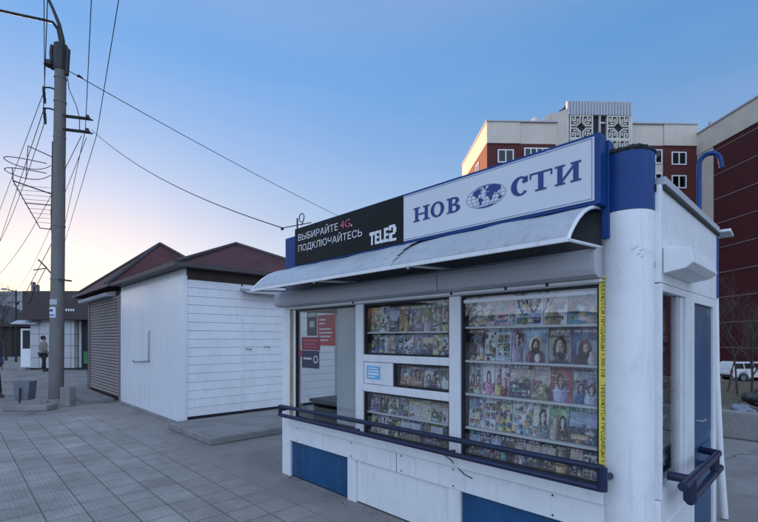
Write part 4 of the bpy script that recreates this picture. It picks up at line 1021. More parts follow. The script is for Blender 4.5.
shp(MB().box(1.25, 2.2, 0.37, 0.396, 1.15, 2.2), 'poster', M['purple'], 0, win)
shp(MB().box(.80, .86, 0.30, 0.398, 0.1, 2.55), 'door_trim', M['pvc'], 0, win)
d = shp(MB().box(-2.25, -1.63, 0.25, 0.31, 0.12, 2.15), 'door', M['pvc'], 0.01)
shp(MB().box(-2.13, -1.75, 0.235, 0.248, 1.1, 2.05), 'door_glass', M['gasket'], 0, d)
shp(MB().box(-2.5, -1.55, -0.3, 1.0, 0.0, 0.115), 'doorstep', M['concrete'], 0.01)
shp(MB().prism([(-0.3, 2.42), (0.1, 2.58), (0.1, 2.55), (-0.3, 2.37)], -2.3, -1.0, 'X'), 'door_canopy', M['sheet_grey'])
shp(MB().box(-1.35, -1.25, -0.2, 0.0, 4.05, 4.55), 'roof_vent', M['roll_brown']); shp(MB().box(-1.15, -1.05, -0.2, 0.0, 4.05, 4.4), 'roof_vent', M['roll_brown'])
cam_arm = shp(MB().tube([(-2.6, -0.1, 3.5), (-1.6, -0.1, 3.55)], 0.02, 6).ball((-2.1, -0.15, 3.45), 0.09, 8, 6), 'security_camera', M['dark_metal'])

# ================================================================== UTILITY POLE and what hangs on it
PB = Vector((-13.79, 1.91, 0)); PT = Vector((-13.70, 2.0, 9.05))
P = thing('utility_pole', 'tall concrete utility pole carrying lamp arms and cable brackets', 'utility pole', PB)
def pp(mb, name, m, parent=None, **k): return mb.build(name, m, parent or P, **k)
def onp(z, right=0.0, fwd=0.0):
    b = PB.lerp(PT, z / 9.05); return Vector((b.x + right * CS - fwd * SN, b.y + right * SN + fwd * CS, z))
pp(MB().tube([onp(0), onp(2), onp(4), onp(6), onp(8.9)], [.166, .156, .146, .136, .124], 20), 'shaft', M['pole_concrete'], smooth=True)
pp(MB().lathe(PB.x, PB.y, [(0.27, 0), (0.24, 0.05), (0.20, 0.09)], 16), 'base_collar', M['concrete'])
hb = MB(); a_ = onp(8.72)
hb.tube([onp(8.42), onp(9.06)], 0.155, 8); hb.tube([onp(8.45, -.20), onp(8.85, -.24), onp(9.05, -.22)], 0.05, 6)
hb.tube([onp(8.50, -.24, -.05), onp(8.62, -.24, -.05)], [0.13, 0.10], 8)
hb.tube([onp(8.30, .16), onp(8.95, .19)], 0.05, 6)
pp(hb, 'head_clamp', M['dark_metal'])
la = pp(MB().tube([onp(8.7, -.02), pt(61, 42, 11.25), pt(58.5, 30, 11.2), pt(53, 22.5, 11.1), pt(44, 20, 11.0), pt(20, 15, 10.7), pt(-25, 5, 10.2)], [.055, .05, .042, .036, .034, .032, .03], 8), 'lamp_arm', M['dark_metal'], smooth=True)
pp(MB().ball(tuple(pt(-32, 4, 10.1)), 0.25, 10, 6, (1.2, .6, .3)), 'lamp_head', M['sheet_grey'], la)
lb_ = pp(MB().tube([onp(8.7, .05), pt(62.5, 40, 11.25), pt(59, 24, 11.2), pt(53, 9, 11.2), pt(46, -6, 11.1), pt(34, -30, 10.9)], [.06, .055, .045, .038, .036, .034], 8), 'lamp_arm', M['dark_metal'], smooth=True)
pp(MB().ball(tuple(pt(28, -38, 10.8)), 0.25, 10, 6, (.6, 1.2, .3)), 'lamp_head', M['sheet_grey'], lb_)
for zz in (7.26, 6.92):
    br = MB()
    for f_ in (-.05, .05): br.tube([onp(zz, .12, f_), onp(zz - .08, .80, f_)], 0.022, 6)
    br.tube([onp(zz - .09, .70), onp(zz + 0.02, .70)], 0.04, 8)
    pp(br, 'cross_bracket', M['dark_metal'])
for zz, ln in ((7.98, .42), (7.45, .40)):
    ib = MB().tube([onp(zz - .05, -.12), onp(zz, -.25), onp(zz + .01, -ln)], 0.022, 6)
    for q in (0, .5, 1): ib.tube([onp(zz - .12 - q * .22, -ln - q * .05, q * .1), onp(zz + .02 - q * .22, -ln - q * .05, q * .1)], 0.032, 8)
    pp(ib, 'insulator_bracket', M['dark_metal'])
for zz in (3.10, 4.45, 5.95, 6.7, 7.6, 8.2):
    pp(MB().tube([onp(zz), onp(zz + .028)], 0.163 if zz < 4 else 0.155 if zz < 5 else 0.141, 18), 'steel_band', M['band'])

bk = MB().tube([onp(3.10, .1, -.1), onp(3.06, .42, -.1)], 0.022, 6); bk.tube([onp(3.18, -.1), onp(3.42, -.30), onp(3.62, -.50)], 0.018, 6); bk.tube([onp(3.40, -.28), onp(3.35, -.62)], 0.014, 6)
pp(bk, 'cable_hook', M['dark_metal'])
def wrapped(z0, z1, a0, a1, r):
    mb = MB(); n_ = 8
    for k in range(n_):
        q = [R(a0 + (a1 - a0) * t / n_) for t in (k, k + 1)]; b = onp((z0 + z1) / 2)
        F = lambda t, z_: (b.x + r * math.cos(t), b.y + r * math.sin(t), z_)
        mb.quad(F(q[0], z0), F(q[1], z0), F(q[1], z1), F(q[0], z1))
    return mb
sm_ = pp(wrapped(2.14, 2.40, -98, -20, 0.160), 'paper_notice', M['sign_white'])
pp(wrapped(2.29, 2.345, -90, -40, 0.1615), 'notice_print', M['letter_blue'], sm_); pp(wrapped(2.18, 2.22, -85, -30, 0.1615), 'notice_print', M['globe_line'], sm_)
pp(wrapped(2.46, 2.60, -98, -10, 0.160), 'paper_notice', M['shutter_grey'])

# half-cone wire basket strapped to the pole
BK = thing('wire_basket', 'rusty half cone of wire hoops strapped to the utility pole', 'wire frame', PB)
def arc(z, r, tilt=0.0, a0=80, a1=280, n=22):
    out_ = []
    for k in range(n + 1):
        a = R(a0 + (a1 - a0) * k / n); rr = r
        out_.append(onp(z + tilt * (-math.cos(a)), -.17 + rr * math.cos(a) * 1.0, rr * .75 * math.sin(a) * max(0.04, -math.cos(a))))
    return out_
wb = MB()
wb.tube([onp(6.62, -.18), onp(4.36, -.185)], 0.013, 6); wb.tube([onp(6.22, -.18), onp(6.50, -.80)], 0.012, 6); wb.tube([onp(6.50, -.80), onp(5.62, -.80, -.05)], 0.010, 6)
wb.tube(arc(6.02, 1.08, 0.06, 95, 265), 0.011, 6); wb.tube(arc(5.78, 1.06, 0.02, 95, 265), 0.011, 6); wb.tube([onp(5.62, -1.17), onp(5.42, -.60), onp(5.28, -.18)], 0.016, 6)
wb.tube([onp(5.95, -1.19), onp(5.62, -1.17), onp(4.42, -.47), onp(4.38, -.18)], 0.013, 6)
for k in range(9):
    t = k / 9; zz = 5.45 - t * 1.0; ww = 1.0 - .68 * t
    wb.tube([onp(zz - .02, -.18), onp(zz + .06 * (1 - t), -.18 - ww)], 0.005, 5)
wb.tube([onp(5.0, -.18), onp(5.06, -.86)], 0.010, 5)
wb.build('hoops', M['dark_metal'], BK)

# cables, each a thing of its own
def cable(pts, r, label, sag=0.0, name='overhead_cable', group='overhead cables'):
    a, b = Vector(pts[0]), Vector(pts[-1]); out_ = []
    if len(pts) == 2:
        for k in range(25):
            t = k / 24; p = a.lerp(b, t); p.z -= sag * 4 * t * (1 - t); out_.append(p)
    else: out_ = pts
    return single(name, MB().tube(out_, r, 5), M['cable'], label, 'cable', tuple(a), group)
cable([onp(8.42, .18), pt(345, 219, 24)], 0.011, 'upper cable from the pole head running down right behind the kiosk sign', 0.12)
cable([onp(6.92, .80), Vector((-4.62, 2.85, 2.93))], 0.0065, 'lower sagging cable from the pole bracket to the kiosk antenna', 0.24)
cA, cB = onp(8.42, .18), pt(345, 219, 24)
w1 = single('cable_clamp', MB().tube([cA.lerp(cB, .018), cA.lerp(cB, .026)], [.045, .02], 8), M['dark_metal'], 'black clamp on the upper cable just right of the pole head', 'clamp', tuple(cA.lerp(cB, .018)))
cable([pt(92, -14, 8.0), onp(7.05, .45, .3), pt(42, 330, 70)], 0.0085, 'left one of two cables passing just right of the pole top')
cable([pt(121, -14, 8.0), onp(6.9, .74, .3), pt(40, 325, 75)], 0.0085, 'right one of two cables passing right of the pole top')
cable([pt(44, -10, 9.5), onp(7.92, -.40), pt(-30, 290, 30)], 0.009, 'outermost cable left of the pole, falling to the lower left')
cable([pt(48, -10, 9.5), onp(7.4, -.42), pt(-20, 300, 36)], 0.010, 'inner cable left of the pole beside the insulators')
cable([onp(7.30, -.42, .1), pt(-12, 258, 24)], 0.009, 'cable falling from the lower insulator bracket through the wire basket', 0.6)
cable([onp(6.85, .42, .2), pt(-16, 282, 30)], 0.009, 'cable falling behind the pole from the cross bracket to the lower left', 0.9)
cable([onp(6.80, .55, .2), pt(12, 292, 40)], 0.008, 'lowest cable falling behind the pole', 0.9)
cable([onp(3.42, -.30)] + [onp(3.0 - .5 * math.sin(t), -.55 - .3 * t, .2 * t) for t in (.4, .9, 1.4, 1.9, 2.4)] + [onp(4.3, -1.05, 1.2), onp(5.0, -.5, .4)], 0.009, 'thin slack cable looping left of the hook on the pole', name='slack_cable')
cable([onp(8.3, .17), onp(7.95, .22), onp(7.5, .42), onp(7.2, .5), onp(6.9, .5)], 0.010, 'short drop cable along the right side of the pole head', name='drop_cable')

# bin, slabs and post box at the pole's foot
sl = single('kerb_slab', MB().box(-.47, .47, -.2, .2, 0, .13), M['concrete'], 'long low concrete block under the litter bin', 'block', (0, 0, 0), bevel=0.02)
sl.location = pt(31, 410, 10.0).xy.to_3d(); sl.rotation_euler = (0, 0, TH + .05)
bl_ = pt(25, 405, 10.6).xy.to_3d()
BN = thing('litter_bin', 'grey steel litter bin standing on a low concrete block beside the pole', 'litter bin', (bl_.x, bl_.y, .0), TH, local=True)
bm_ = MB()
for z_a, w_a in ((.15, .155), (.60, .205)): bm_.v += [(-w_a, -.12, z_a), (w_a, -.12, z_a), (w_a, .12, z_a), (-w_a, .12, z_a)]
bm_.v += [(-.185, -.10, .60), (.185, -.10, .60), (.185, .10, .60), (-.185, .10, .60), (-.14, -.10, .19), (.14, -.10, .19), (.14, .10, .19), (-.14, .10, .19)]
for k in range(4):
    q = (k + 1) % 4; bm_.f += [(k, q, q + 4, k + 4), (k + 4, q + 4, q + 8, k + 8), (k + 8, q + 8, q + 12, k + 12)]
bm_.f += [(3, 2, 1, 0), (12, 13, 14, 15)]
bm_.build('bucket', M['bin'], BN, off=Vector(), bevel=.02)
MB().tube([(.0, -.16, .0), (.0, -.15, .44)], .018, 8).build('stand', M['dark_metal'], BN, off=Vector())
pb_ = pt(68, 408, 10.55).xy.to_3d()
bx_ = single('concrete_block', MB().box(-.125, .125, -.1, .1, 0, .46), M['concrete'], 'upright grey concrete block leaning at the right foot of the pole', 'block', (0, 0, 0), bevel=0.012)
bx_.location = pb_; bx_.rotation_euler = (0, 0, TH - .1)
rub = MB()
rng = random.Random(5)
for k in range(7): rub.ball((rng.uniform(-.2, .2), rng.uniform(-.1, .1), .05 + rng.uniform(0, .06)), rng.uniform(.04, .09), 7, 5, (1.2, .8, .7))
ro = single('rubble_heap', rub, M['concrete'], 'small heap of broken concrete between the bin and the pole', 'rubble', (0, 0, 0)); ro.location = pt(43, 405, 10.5).xy.to_3d()

# ================================================================== APARTMENT BLOCK AND WING
ao = pt(487, 339, 52); ao.z = -2.1
AR = TH + R(1.8)
AP = thing('apartment_block', 'nine storey red brick apartment block with beige panels and lattice tower', 'apartment block', ao, AR, local=True)
def ap(mb, name, m, bevel=0.0, parent=None, **k): return mb.build(name, m, parent or AP, bevel=bevel, off=Vector((0, 0, 0)), **k)
AW, ADEP, AH = 25.2, 13.0, 29.15       # width, depth, height above its own ground
ap(MB().box(0, AW, 0, ADEP, 0, AH - 2.45), 'wall', M['red_wall'])
par = MB(); edges = [0, 3.9, 8.4, 16.75, 17.0, 21.2, 25.2]
for a, b in ((-.05, 3.9), (3.93, 8.35), (16.9, 21.1), (21.13, 25.2)):
    d_ = -.16 if a in (-.05, 21.13) else -.05
    par.box(a, b, d_, .25, AH - 2.5, AH - .02)
par.box(-.06, 0.24, .26, ADEP, AH - 2.5, AH - .02); par.box(.25, AW, ADEP - .3, ADEP, AH - 2.5, AH - .02)
ap(par, 'parapet', M['beige'], 0.02)
ap(MB().box(-.15, 8.4, -.25, ADEP, AH, AH + .16).box(16.8, AW, -.25, ADEP, AH, AH + .16), 'cornice', M['shutter_grey'])
ap(MB().box(.4, AW - .2, .4, ADEP - .4, AH - 2.44, AH - 1.2), 'roof', M['tar'])
# lattice stair tower
TX0, TX1 = 8.45, 16.75
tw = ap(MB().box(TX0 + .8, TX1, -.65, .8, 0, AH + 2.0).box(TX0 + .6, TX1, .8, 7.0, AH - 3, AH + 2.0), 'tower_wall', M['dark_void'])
ap(MB().prism([(TX0 - .55, .3), (TX0 + .62, -1.05), (TX0 + .80, -1.05), (TX0 + .80, .3)], 0, AH + 1.2, 'Z'), 'tower_cheek', M['beige'], 0, tw)
ct = MB(); n_ = 22
for k in range(n_):
    a = TX0 + .62 + (TX1 - TX0 - .62) * k / n_; b = TX0 + .62 + (TX1 - TX0 - .62) * (k + 1) / n_; m_ = (a + b) / 2
    ct.prism([(a, -1.10), (m_ - .05, -1.02), (b - .06, -1.10), (b, -.67), (a, -.67)], AH + .52, AH + 2.1, 'Z')
ap(ct, 'tower_crown', M['sheet_grey'], 0, tw)
lt = MB(); x0_, x1_ = TX0 + .82, TX1
PATT = ["#.#####.####", ]
def cell(xc, zc, s):
    """one pierced screen panel: frame, cross, diamond and hooked corners"""
    w_ = s * .085; y0_, y1_ = -1.0, -.68
    def b(a, c, d_, e): lt.box(xc + a * s, xc + c * s, y0_, y1_, zc + d_ * s, zc + e * s)
    h_ = .5; t = .052
    b(-h_, h_, -h_, -h_ + t); b(-h_, h_, h_ - t, h_); b(-h_, -h_ + t, -h_ + t, h_ - t); b(h_ - t, h_, -h_ + t, h_ - t)
    for sx in (-1, 1):
        for sz in (-1, 1):
            def c(a, c_, d_, e):
                xa, xb = sorted((sx * a, sx * c_)); za, zb = sorted((sz * d_, sz * e)); b(xa, xb, za, zb)
            c(.035, .085, .20, .447); c(.20, .447, .035, .085)
            c(.135, .185, .20, .36); c(.20, .36, .135, .185)
            c(.24, .29, .235, .447); c(.291, .40, .235, .285)
            c(.35, .40, .286, .40); c(.345, .349, .35, .40)
            lt.prism([(xc + sx * .02 * s, zc + sz * .20 * s), (xc + sx * .20 * s, zc + sz * .02 * s), (xc + sx * .24 * s, zc + sz * .06 * s), (xc + sx * .06 * s, zc + sz * .24 * s)], y0_ + .03, y1_ - .03, 'Y')
PW = 2.72
for rz in range(10):
    zc = AH + .50 - PW / 2 - rz * (PW + .1)
    for xc in (x0_ + PW / 2 + .15, x1_ - PW / 2 - .25): cell(xc, zc, PW)
    xm = (x0_ + x1_) / 2 - .05
    lt.box(xm - .07, xm + .07, -.99, -.68, zc - PW / 2, zc + PW / 2)
    lt.box(xm - .62, xm - .071, -.98, -.68, zc - .9, zc - .75); lt.box(xm + .071, xm + .62, -.98, -.68, zc + .45, zc + .6)
    lt.box(x0_, x1_ - .26, -1.01, -.68, zc - PW / 2 - .1, zc - PW / 2 - .005)
lt.box(x1_ - .24, x1_ + .02, -1.04, -.66, 0, AH + .51)
ap(lt, 'lattice_screen', M['lattice'], 0, tw)
ap(MB().prism([(5.5, AH + .1), (8.2, AH + 2.0), (9.0, AH + 2.0), (9.0, AH - 1.1), (5.5, AH - 1.1)], 1.6, 7.5, 'Y'), 'roof_house', M['beige'])
ap(MB().box(5.2, 6.4, 4, 5, AH - 1.2, AH + .9).ball((7.0, 3.6, AH + 2.1), .35, 8, 6), 'roof_vent', M['beige'])
# windows: each a frame with its own panes
def window(parent, x, z, w_, h_, y, n=2, axis='y', sgn_=-1):
    f_ = MB(); t = .13
    def bx(mb, a, b, c, d_, p0, p1):
        if axis == 'y': mb.box(a, b, min(y + sgn_ * p0, y + sgn_ * p1), max(y + sgn_ * p0, y + sgn_ * p1), c, d_)
        else: mb.box(min(y + sgn_ * p0, y + sgn_ * p1), max(y + sgn_ * p0, y + sgn_ * p1), a, b, c, d_)
    bx(f_, x, x + w_, z, z + t, .0, .10); bx(f_, x, x + w_, z + h_ - t, z + h_, .0, .10)
    for k in range(n + 1):
        xx = x + (w_ - t) * k / n; bx(f_, xx, xx + t, z + t, z + h_ - t, .0, .10)
    o = f_.build('window', M['pvc'], parent, off=Vector((0, 0, 0)))
    g_ = MB(); bx(g_, x + t, x + w_ - t, z + t, z + h_ - t, .02, .04)
    g_.build('pane', M['glass_dark'], o, off=Vector((0, 0, 0)))
    cu = MB(); bx(cu, x + t, x + w_ - t, z + t, z + h_ - t, .004, .014); cu.build('curtain', M['interior'] if (int(x * 7 + z * 3) % 3) else M['shutter_grey'], o, off=Vector((0, 0, 0)))
    return o
for k in range(3):
    z = AH - 4.75 - k * 2.78
    window(AP, 1.25, z, 1.9, 1.55, 0)
    window(AP, 4.2, z - .1, 3.6, 1.65, -.55, 5)
    window(AP, 17.4, z - .1, 3.2, 1.65, -.55, 4)
    window(AP, 22.1, z, 1.8, 1.55, 0)
    ap(MB().box(4.1, 8.0, -.54, .0, z - 1.2, z - .11), 'balcony', M['beige']); ap(MB().box(17.3, 20.7, -.54, .0, z - 1.2, z - .11), 'balcony', M['beige'])
    window(AP, 3.5, z, 1.5, 1.5, 0, 2, 'x', -1)
    window(AP, 8.0, z, 1.5, 1.5, 0, 2, 'x', -1)

WG = thing('apartment_wing', 'dark red apartment wing with pale floor lines at the right edge', 'apartment block', ao, AR, local=True)
def wg(mb, name, m, bevel=0.0, **k): return mb.build(name, m, WG, bevel=bevel, off=Vector((0, 0, 0)), **k)
X0 = AW + .02
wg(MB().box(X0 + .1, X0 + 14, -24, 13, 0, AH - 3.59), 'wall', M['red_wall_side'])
wg(MB().box(X0 - .05, X0 + 14, -24, 13, AH - 3.6, AH - 1.15), 'parapet', M['beige'], 0.03)
wg(MB().box(X0 - .18, X0 + 14.2, -24.1, 13.1, AH - 1.15, AH - .98), 'cornice', M['shutter_grey'])
wg(MB().box(X0 + .03, X0 + .099, -2.4, -.02, 0, AH - 3.62), 'corner_panel', M['beige'])
sm2 = MB()
for k in range(1, 10): sm2.box(X0 + .05, X0 + .099, -24, -2.41, k * 2.78 - .05, k * 2.78 + .03)
wg(sm2, 'floor_line', M['seam'])
wg(MB().tube([(X0 + .5, -1.5, AH - .99), (X0 + .5, -1.5, AH - .3)], .25, 10), 'roof_vent', M['shutter_grey'])

# ================================================================== RIGHT BACKGROUND: low wall, bags, bank, SUV, shrubs
single('retaining_wall', MB().box(-7, 9, 9.02, 9.30, 0, .43), M['concrete'], 'low rough concrete retaining wall behind the kiosk on the right', 'wall', (0, 9.15, 0), bevel=0.02)
def sack(name, c, s, m, label, seed):
    r_ = random.Random(seed); b = MB()
    for k in range(7):
        q = s[0] * r_.uniform(.35, .6); b.ball((r_.uniform(-.6, .6) * s[0], r_.uniform(-.6, .6) * s[1], r_.uniform(.3, .9) * s[2]), q, 12, 8, (1.2, 1, .8))
    o = b.build(name, m, off=Vector((0, 0, 0)), smooth=True); o.location = c
    rm = o.modifiers.new('merge', 'REMESH'); rm.mode = 'VOXEL'; rm.voxel_size = .014; rm.use_smooth_shade = True
    tx_ = bpy.data.textures.new('folds', 'CLOUDS'); tx_.noise_scale = .07; tx_.noise_depth = 3
    dm = o.modifiers.new('folds', 'DISPLACE'); dm.texture = tx_; dm.strength = .075; dm.mid_level = .55
    tag(o, label, 'bag', 'bags dumped behind the low wall')
g0 = lambda p: Vector((p.x, p.y, 0.24))
sack('sack', g0(pt(744, 400, 8.1)), (.17, .14, .12), M['bag_pale'], 'bluish white sack lying on the low wall', 1)
sack('sack', g0(pt(736, 400, 8.3)), (.10, .10, .11), M['bag_dark'], 'small black sack left of the bluish one', 2)
sack('sack', g0(pt(757, 400, 8.9)), (.22, .20, .24), M['bag_dark'], 'big black sack at the right edge behind the wall', 3)

def suv(loc, rz):
    V = thing('parked_suv', 'white five door off-road car parked beyond the dirt bank', 'car', loc, rz, local=True)
    def vp(mb, name, m, bevel=0.0, parent=None, **k): return mb.build(name, m, parent or V, bevel=bevel, off=Vector((0, 0, 0)), **k)
    Hw = .92
    low = [(-2.3, .42), (-1.85, .38), (1.95, .38), (2.35, .45), (2.38, .80), (2.30, 1.0), (1.25, 1.10), (-2.32, 1.10), (-2.38, .75)]
    body = vp(MB().prism(low, -Hw, Hw, 'Y'), 'body', M['car_white'], 0.06)
    cab = [(-2.30, 1.105), (1.05, 1.105), (.45, 1.70), (.15, 1.77), (-1.95, 1.77), (-2.18, 1.66)]
    gh = MB(); n_ = len(cab)
    L_ = [(x, -Hw + .04 + (z - 1.1) * .22, z) for x, z in cab]; R_ = [(x, Hw - .04 - (z - 1.1) * .22, z) for x, z in cab]
    i = len(gh.v); gh.v += L_ + R_; gh.f += [tuple(range(n_)), tuple(range(n_, 2 * n_))[::-1]] + [(k, n_ + k, n_ + (k + 1) % n_, (k + 1) % n_) for k in range(n_)]
    vp(gh, 'cabin', M['car_white'], 0.04)
    for s in (-1, 1):
        yy = lambda z: s * (Hw - .028 - (z - 1.1) * .22)
        for w_ in ([(-2.05, 1.17), (-1.30, 1.17), (-1.30, 1.62), (-1.98, 1.62)], [(-1.20, 1.17), (-.32, 1.17), (-.32, 1.64), (-1.20, 1.64)], [(-.22, 1.17), (.85, 1.17), (.38, 1.62), (-.22, 1.64)]):
            q = MB().quad(*[(x, yy(z), z) for x, z in w_], *[])
            q.v += [(x, y - s * .02, z) for x, y, z in q.v]; q.f += [(0, 1, 5, 4), (1, 2, 6, 5), (2, 3, 7, 6), (3, 0, 4, 7)]
            vp(q, 'window', M['car_dark'])
        for x in (-1.42, 1.45):
            wh = MB()
            wh.prism([(x + .37 * math.cos(R(a)), .37 + .37 * math.sin(R(a))) for a in range(0, 360, 15)], s * .72, s * .95, 'Y')
            t_ = vp(wh, 'wheel', M['tyre'], 0.02)
            vp(MB().prism([(x + .23 * math.cos(R(a)), .37 + .23 * math.sin(R(a))) for a in range(0, 360, 20)], s * .951, s * .97, 'Y'), 'rim', M['rim'], 0.01, t_)
            arch = MB(); 
            for k in range(9):
                a, b = R(k * 20), R(k * 20 + 20)
                arch.prism([(x + r_ * math.cos(q), .40 + r_ * math.sin(q)) for r_, q in ((.40, a), (.40, b), (.47, b), (.47, a))], s * .90, s * .955, 'Y')
            vp(arch, 'wheel_arch', M['car_dark'])
        vp(MB().box(-.28, -.12, min(s * .925, s * .95), max(s * .925, s * .95), .93, .97), 'door_handle', M['car_dark'])
        vp(MB().box(-1.26, -1.10, min(s * .925, s * .95), max(s * .925, s * .95), .93, .97), 'door_handle', M['car_dark'])
        vp(MB().box(.75, .95, min(s * .93, s * 1.10), max(s * .93, s * 1.10), 1.10, 1.26), 'mirror', M['car_white'], .02)
        vp(MB().box(2.28, 2.385, min(s * .55, s * .88), max(s * .55, s * .88), .80, .96), 'headlight', M['pvc'], .02)
        vp(MB().box(-2.41, -2.30, min(s * .66, s * .90), max(s * .66, s * .90), .75, 1.05), 'tail_light', M['red_poster'], .02)
        vp(MB().tube([(-1.9, s * .66, 1.82), (.05, s * .66, 1.82)], .02, 6), 'roof_rail', M['car_dark'])
    vp(MB().box(2.34, 2.42, -.85, .85, .42, .60), 'bumper', M['car_dark'], .02); vp(MB().box(-2.44, -2.34, -.85, .85, .45, .62), 'bumper', M['car_dark'], .02)
    vp(MB().quad((1.02, -.70, 1.16), (1.02, .70, 1.16), (.50, .62, 1.67), (.50, -.62, 1.67)), 'windscreen', M['car_dark'])
    return V
cl_ = pt(749, 376, 40); suv((cl_.x, cl_.y, ground_z(cl_.x, cl_.y) - .02), TH + R(4))

def branchy(seed, h_, spread, levels, r0, lean=(0, 0), kids=(2, 4), mb=None, tw=None):
    rng = random.Random(seed); trunk = MB(); twig = MB()
    def grow(p, d, L_, r, lv):
        pts = [p]; rad = [r]; q = p.copy(); dd = d.copy(); n_ = 5
        for k in range(n_):
            dd = (dd + Vector((rng.uniform(-1, 1), rng.uniform(-1, 1), rng.uniform(-.3, .9))) * .16).normalized()
            q = q + dd * (L_ / n_); pts.append(q.copy()); rad.append(max(.0025, r * (1 - .55 * (k + 1) / n_)))
        (trunk if lv <= 1 else twig).tube(pts, rad, 6 if lv <= 1 else 4, False)
        if lv < levels:
            for _ in range(rng.randint(*kids) + (1 if lv == 0 else 0)):
                k = rng.randint(2, n_); a = rng.uniform(0, 6.28)
                nd = (dd + Vector((math.cos(a), math.sin(a), rng.uniform(-.1, .7))) * spread).normalized()
                grow(pts[k], nd, L_ * rng.uniform(.5, .75), rad[k] * .7, lv + 1)
    grow(Vector((0, 0, 0)), Vector((lean[0], lean[1], 1)).normalized(), h_, r0, 0)
    return trunk, twig
def bare_tree(name, loc, label, seed, h_, spread=.8, levels=4, r0=.06, lean=(0, 0), kids=(2, 4), cat='shrub', group='bare shrubs'):
    t = thing(name, label, cat, loc, 0, group, local=True)
    a, b = branchy(seed, h_, spread, levels, r0, lean, kids)
    a.build('trunk', M['bark'], t, off=Vector((0, 0, 0)), smooth=True); b.build('crown', M['twig'], t, off=Vector((0, 0, 0)))
    return t
for k, (x, y, hh) in enumerate(((1.6, 9.9, 2.4), (3.4, 13.0, 2.9))):
    bare_tree('bare_shrub', (x, y, ground_z(x, y) - .05), 'bare tree right of the kiosk, mirrored in its side window', 90 + k, hh, .8, 4, .06, (0, 0), (3, 4), 'shrub', 'bare shrubs mirrored in the side window')
for k, (px, D, hh, lab) in enumerate(((738, 13.5, 1.6, 'bare grey shrub nearest the rear corner of the kiosk'), (752, 12.0, 1.8, 'tall bare shrub at the right edge of the picture'), (770, 14, 1.7, 'bare shrub just outside the right edge, twigs reaching in'), (728, 18, 1.7, 'bare shrub half hidden behind the drain pipe'))):
    p = pt(px, 380, D); bare_tree('bare_shrub', (p.x, p.y, ground_z(p.x, p.y) - .05), lab, 30 + k, hh, .9, 4, .035, (.15 if k % 2 else -.1, .1), (3, 4))
p = pt(733, 392, 10.2); bare_tree('bare_tree', (p.x, p.y, ground_z(p.x, p.y) - .05), 'bare sapling leaning right over the white car', 77, 1.5, .7, 3, .05, (CS * 1.2, SN * 1.2), (2, 3), 'tree', None)
gs = MB(); rng = random.Random(15)
for k in range(2600):
    px = rng.uniform(700, 830); D = rng.uniform(9.2, 30); p = pt(px, 380, D); z = ground_z(p.x, p.y) - .06; a = rng.uniform(0, 6.28); hh = rng.uniform(.08, .34); w_ = .010
    dx, dy = math.cos(a), math.sin(a); l_ = rng.uniform(-.12, .12)
    gs.quad((p.x - dx * w_, p.y - dy * w_, z), (p.x + dx * w_, p.y + dy * w_, z), (p.x + l_ * dy, p.y + l_ * dx, z + hh))
go = gs.build('dry_grass', M['dry_grass'], off=Vector((0, 0, 0))); go['kind'] = 'stuff'; go['label'] = 'dry tufts of grass on the dirt bank'

# dark low pavilion beyond the shop, cut by the left edge
fp_ = pt(-6, 360, 40)
FP = thing('market_pavilion', 'dark low pavilion with sloping roof at the far left edge', 'pavilion', (fp_.x, fp_.y, 0), TH, local=True)
MB().box(-4, 1.6, 0, 4, 0, 2.7).build('wall', M['brown_wood'], FP, off=Vector())
MB().prism([(-4.4, 4.6), (-2.2, 4.9), (2.0, 2.9), (2.0, 2.72), (-4.4, 2.72)], -.6, 4.6, 'Y').build('roof', M['fascia'], FP, off=Vector())
for x_ in (-2.6, -.6): MB().box(x_, x_ + 1.5, -.06, -.01, .9, 2.2).build('window', M['gasket'], FP, off=Vector())
# dark trees and post at the far left, and trees across the street that the panes mirror
for k, (px, D, hh, lab) in enumerate(((6, 33, 2.7, 'dark bare tree beyond the shop at the left edge'), (-6, 29, 2.4, 'lower dark bare tree at the very left edge'), (19, 44, 2.6, 'far bare tree seen over the shop door'))):
    p = pt(px, 360, D); bare_tree('street_tree', (p.x, p.y, 0), lab, 50 + k, hh, .75, 5, .12, (0, 0), (3, 4), 'tree', 'bare street trees at the left')
lp = pt(16, 350, 31); LPo = thing('street_lamp', 'slim dark street lamp post beside the far shop', 'street lamp', (lp.x, lp.y, 0), TH, local=True)
MB().tube([(0, 0, 0), (0, 0, 5.0)], [.07, .05], 8).build('post', M['dark_metal'], LPo, off=Vector())
MB().tube([(0, 0, 4.9), (-.7, 0, 5.1)], .035, 6).build('arm', M['dark_metal'], LPo, off=Vector())
MB().ball((-.85, 0, 5.1), .16, 8, 6, (1.5, .8, .5)).build('lamp_head', M['sheet_grey'], LPo, off=Vector())

